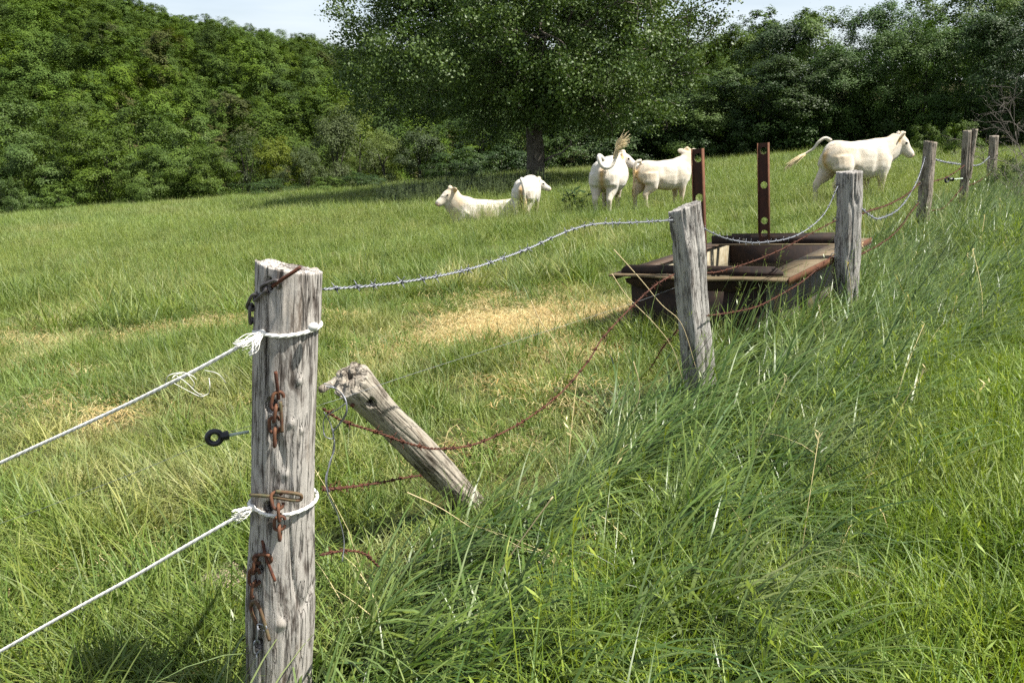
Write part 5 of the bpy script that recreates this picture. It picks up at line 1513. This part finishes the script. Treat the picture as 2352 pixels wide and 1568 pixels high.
def P3(x, y, dz=0.0): return np.stack([x, y, ground_z(x, y) + dz], 1)

g = np.random.default_rng(99)
STRAW_C = on_ground(1245, 765)
def straw_w(x, y):
    q = np.sqrt(((x - STRAW_C[0]) / 1.0) ** 2 + ((y - STRAW_C[1]) / 0.95) ** 2) + 0.9 * (vnoise(x * 2.0, y * 2.0, 51) - 0.5) + 0.6 * (vnoise(x * 6, y * 6, 52) - 0.5)
    return 1 - sstep(0.35, 1.2, q)
# pasture, near
x, y = field(int(area(0.7, 9) * 120), 0.7, 9, g)
s = fence_s(x, y)
keep = (s < 0.10 + 0.2 * (g.random(len(x)) - .5)) & ~in_trough(x, y, 0.02) & (g.random(len(x)) > 0.55 * straw_w(x, y))
x, y = x[keep], y[keep]
tallness = vnoise(x * 0.9, y * 0.9, 61)
short = g.random(len(x)) > 0.06 + 0.75 * sstep(0.52, 0.72, tallness)
scatter('pasture_grass', 'pasture_tuft', P3(x[short], y[short]), g.uniform(0, 6.28, short.sum()), g.uniform(.75, 1.35, short.sum()) * (0.6 + 0.8 * tallness[short]), 'grazed yellowing pasture grass on the cow side of the fence')
t_ = ~short
scatter('pasture_clumps', 'pasture_tall_tuft', P3(x[t_], y[t_]), g.uniform(0, 6.28, t_.sum()), g.uniform(.6, 1.1, t_.sum()), 'taller ungrazed grass clumps scattered in the near pasture')
# pasture, middle distance and far
x, y = field(int(area(8.5, 24) * 34), 8.5, 24, g, 0.84)
s = fence_s(x, y); keep = ~in_trough(x, y, 0.05)
x, y = x[keep], y[keep]
scatter('meadow_grass', 'meadow_tuft', P3(x, y), g.uniform(0, 6.28, len(x)), g.uniform(.55, 1.05, len(x)) * np.interp(y, [8, 12, 20], [.55, .8, 1.1]) * (.45 + 1.0 * vnoise(x * .8, y * .8, 71)), 'green meadow grass around the cows')
x, y = field(int(area(23, 50) * 11), 23, 50, g, 0.84)
xc, yc = field(9000, 8, 26, g, 0.84)
kc = (vnoise(xc * .7 + 5, yc * .7, 73) > .53) & ~in_trough(xc, yc, 0.05)
xc, yc = xc[kc], yc[kc]
scatter('meadow_clumps', 'pasture_tall_tuft', P3(xc, yc), g.uniform(0, 6.28, len(xc)), g.uniform(.8, 1.8, len(xc)), 'darker ungrazed clumps rising from the meadow')
scatter('distant_meadow_grass', 'meadow_far_tuft', P3(x, y), g.uniform(0, 6.28, len(x)), g.uniform(.75, 1.15, len(x)), 'tall meadow grass running to the wood edge')
xt = g.uniform(-.25, 1.25, 70); yt = g.uniform(-.28, .07, 70)
px_, py_ = TR_O[0] + xt * cy - yt * sy_, TR_O[1] + xt * sy_ + yt * cy
scatter('trough_grass', 'pasture_tall_tuft', P3(px_, py_), g.uniform(0, 6.28, 70), g.uniform(.7, 1.15, 70), 'ungrazed grass tufts against the near end of the trough')
# straw
x, y = field(5200, 1.2, 9, g)
w_ = straw_w(x, y); s = fence_s(x, y)
lit = 0.10 * sstep(.45, .7, vnoise(x * .75 + 7, y * .75, 62)) + 0.03
xs_, ys_ = np.concatenate([x, STRAW_C[0] + g.normal(size=800) * .8]), np.concatenate([y, STRAW_C[1] + g.normal(size=800) * .75])
w_ = straw_w(xs_, ys_); lit = 0.16 * sstep(.48, .7, vnoise(xs_ * .75 + 7, ys_ * .75, 62)) + 0.02
keep = (g.random(len(xs_)) < np.maximum(w_, lit)) & (fence_s(xs_, ys_) < -0.1) & ~in_trough(xs_, ys_, -0.05) & ((ys_ > 4.2) | (g.random(len(xs_)) < .35))
xs_, ys_ = xs_[keep], ys_[keep]
scatter('straw', 'straw_litter', P3(xs_, ys_, 0.03), g.uniform(0, 6.28, len(xs_)), g.uniform(.8, 1.3, len(xs_)), 'golden trampled straw lying before the trough and over the pasture', cat='straw')
# long lush grass along the fence, blown to the right
x, y = field(int(area(0.8, 17) * 75), 0.8, 17, g, 0.80)
s = fence_s(x, y); width = 0.95 + 0.25 * (vnoise(y * .8, x * .3, 81) - .5)
nearfoot = 0.12 * np.exp(-((y - 2.75) / 0.35) ** 2) * (s > -0.75) + 0.25 * sstep(4.3, 4.8, y)
dens = sstep(-0.22, 0.05, s + nearfoot) * (1 - sstep(width * 0.75, width + .25, s))
keep = (g.random(len(x)) < dens) & ~in_trough(x, y, 0.02)
x, y = x[keep], y[keep]
scatter('long_grass', 'lush_tuft', P3(x, y), g.normal(size=len(x)) * .45, g.uniform(.6, 1.05, len(x)) * np.interp(y, [1, 3, 6, 12], [.72, .85, .85, 1.0]), 'long lush grass arching over along the fence')
# the verge to the right
x, y = field(int(area(0.8, 9) * 150), 0.8, 9, g, 0.80)
s = fence_s(x, y); keep = (s > 0.55 + .35 * (g.random(len(x)) - .5))
x, y = x[keep], y[keep]
scatter('verge_grass', 'verge_tuft', P3(x, y), g.uniform(0, 6.28, len(x)), g.uniform(.75, 1.25, len(x)) * (.8 + .45 * vnoise(x * 1.1, y * 1.1, 91)), 'fine bright green grass on the track side of the fence')
x, y = field(620, 1.6, 11, g, 0.78)
s = fence_s(x, y); keep = (s > -0.1) & (g.random(len(x)) < np.where(s < 1.3, .75, .18)) & ~in_trough(x, y, .05) & (vnoise(x * 1.3, y * 1.3, 95) > .38)
x, y = x[keep], y[keep]
scatter('dead_grass', 'dead_stems', P3(x, y), g.uniform(0, 6.28, len(x)), g.uniform(.7, 1.1, len(x)), 'bleached dead stems standing among the long green grass')
# weeds at the wood edge under the pear tree
x, y = field(3200, 25, 45, g, 0.6)
keep = (np.abs(x - y * (-0.06)) < y * 0.10) & (y < 36) & (y > 27)
x, y = x[keep], y[keep]
scatter('nettles', 'weed_clump', P3(x, y), g.uniform(0, 6.28, len(x)), g.uniform(.8, 1.3, len(x)), 'rank nettles and weeds around the foot of the pear tree', cat='weeds')

# long bleached stalks near the square post
ds = MB(); c0 = at(1500, 700, 3.9)
for path, d0 in [([(1410, 573), (1470, 640), (1520, 700), (1566, 745), (1600, 850)], 3.9), ([(1405, 628), (1440, 680), (1500, 740), (1545, 800), (1570, 880)], 3.95), ([(1220, 690), (1240, 735), (1300, 835), (1270, 905)], 3.6), ([(1455, 830), (1468, 880), (1465, 925), (1440, 970)], 3.4), ([(935, 1130), (1010, 1165), (1080, 1210)], 2.2), ([(1270, 1140), (1190, 1250), (1130, 1340)], 2.0), ([(1880, 700), (1900, 800), (1905, 880)], 5.0)]:
    ds.add(*tube(spline([at(X, Y, d0) - c0 for X, Y in path], 24), np.linspace(.0022, .0011, 24), 4, (0.2, 0.9, 0.1)))
tag(ds.obj('dry_stalks', M['dry'], None, False, c0), 'bleached dry grass stalks bent across in front of the trough', 'grass', None, 'stuff')
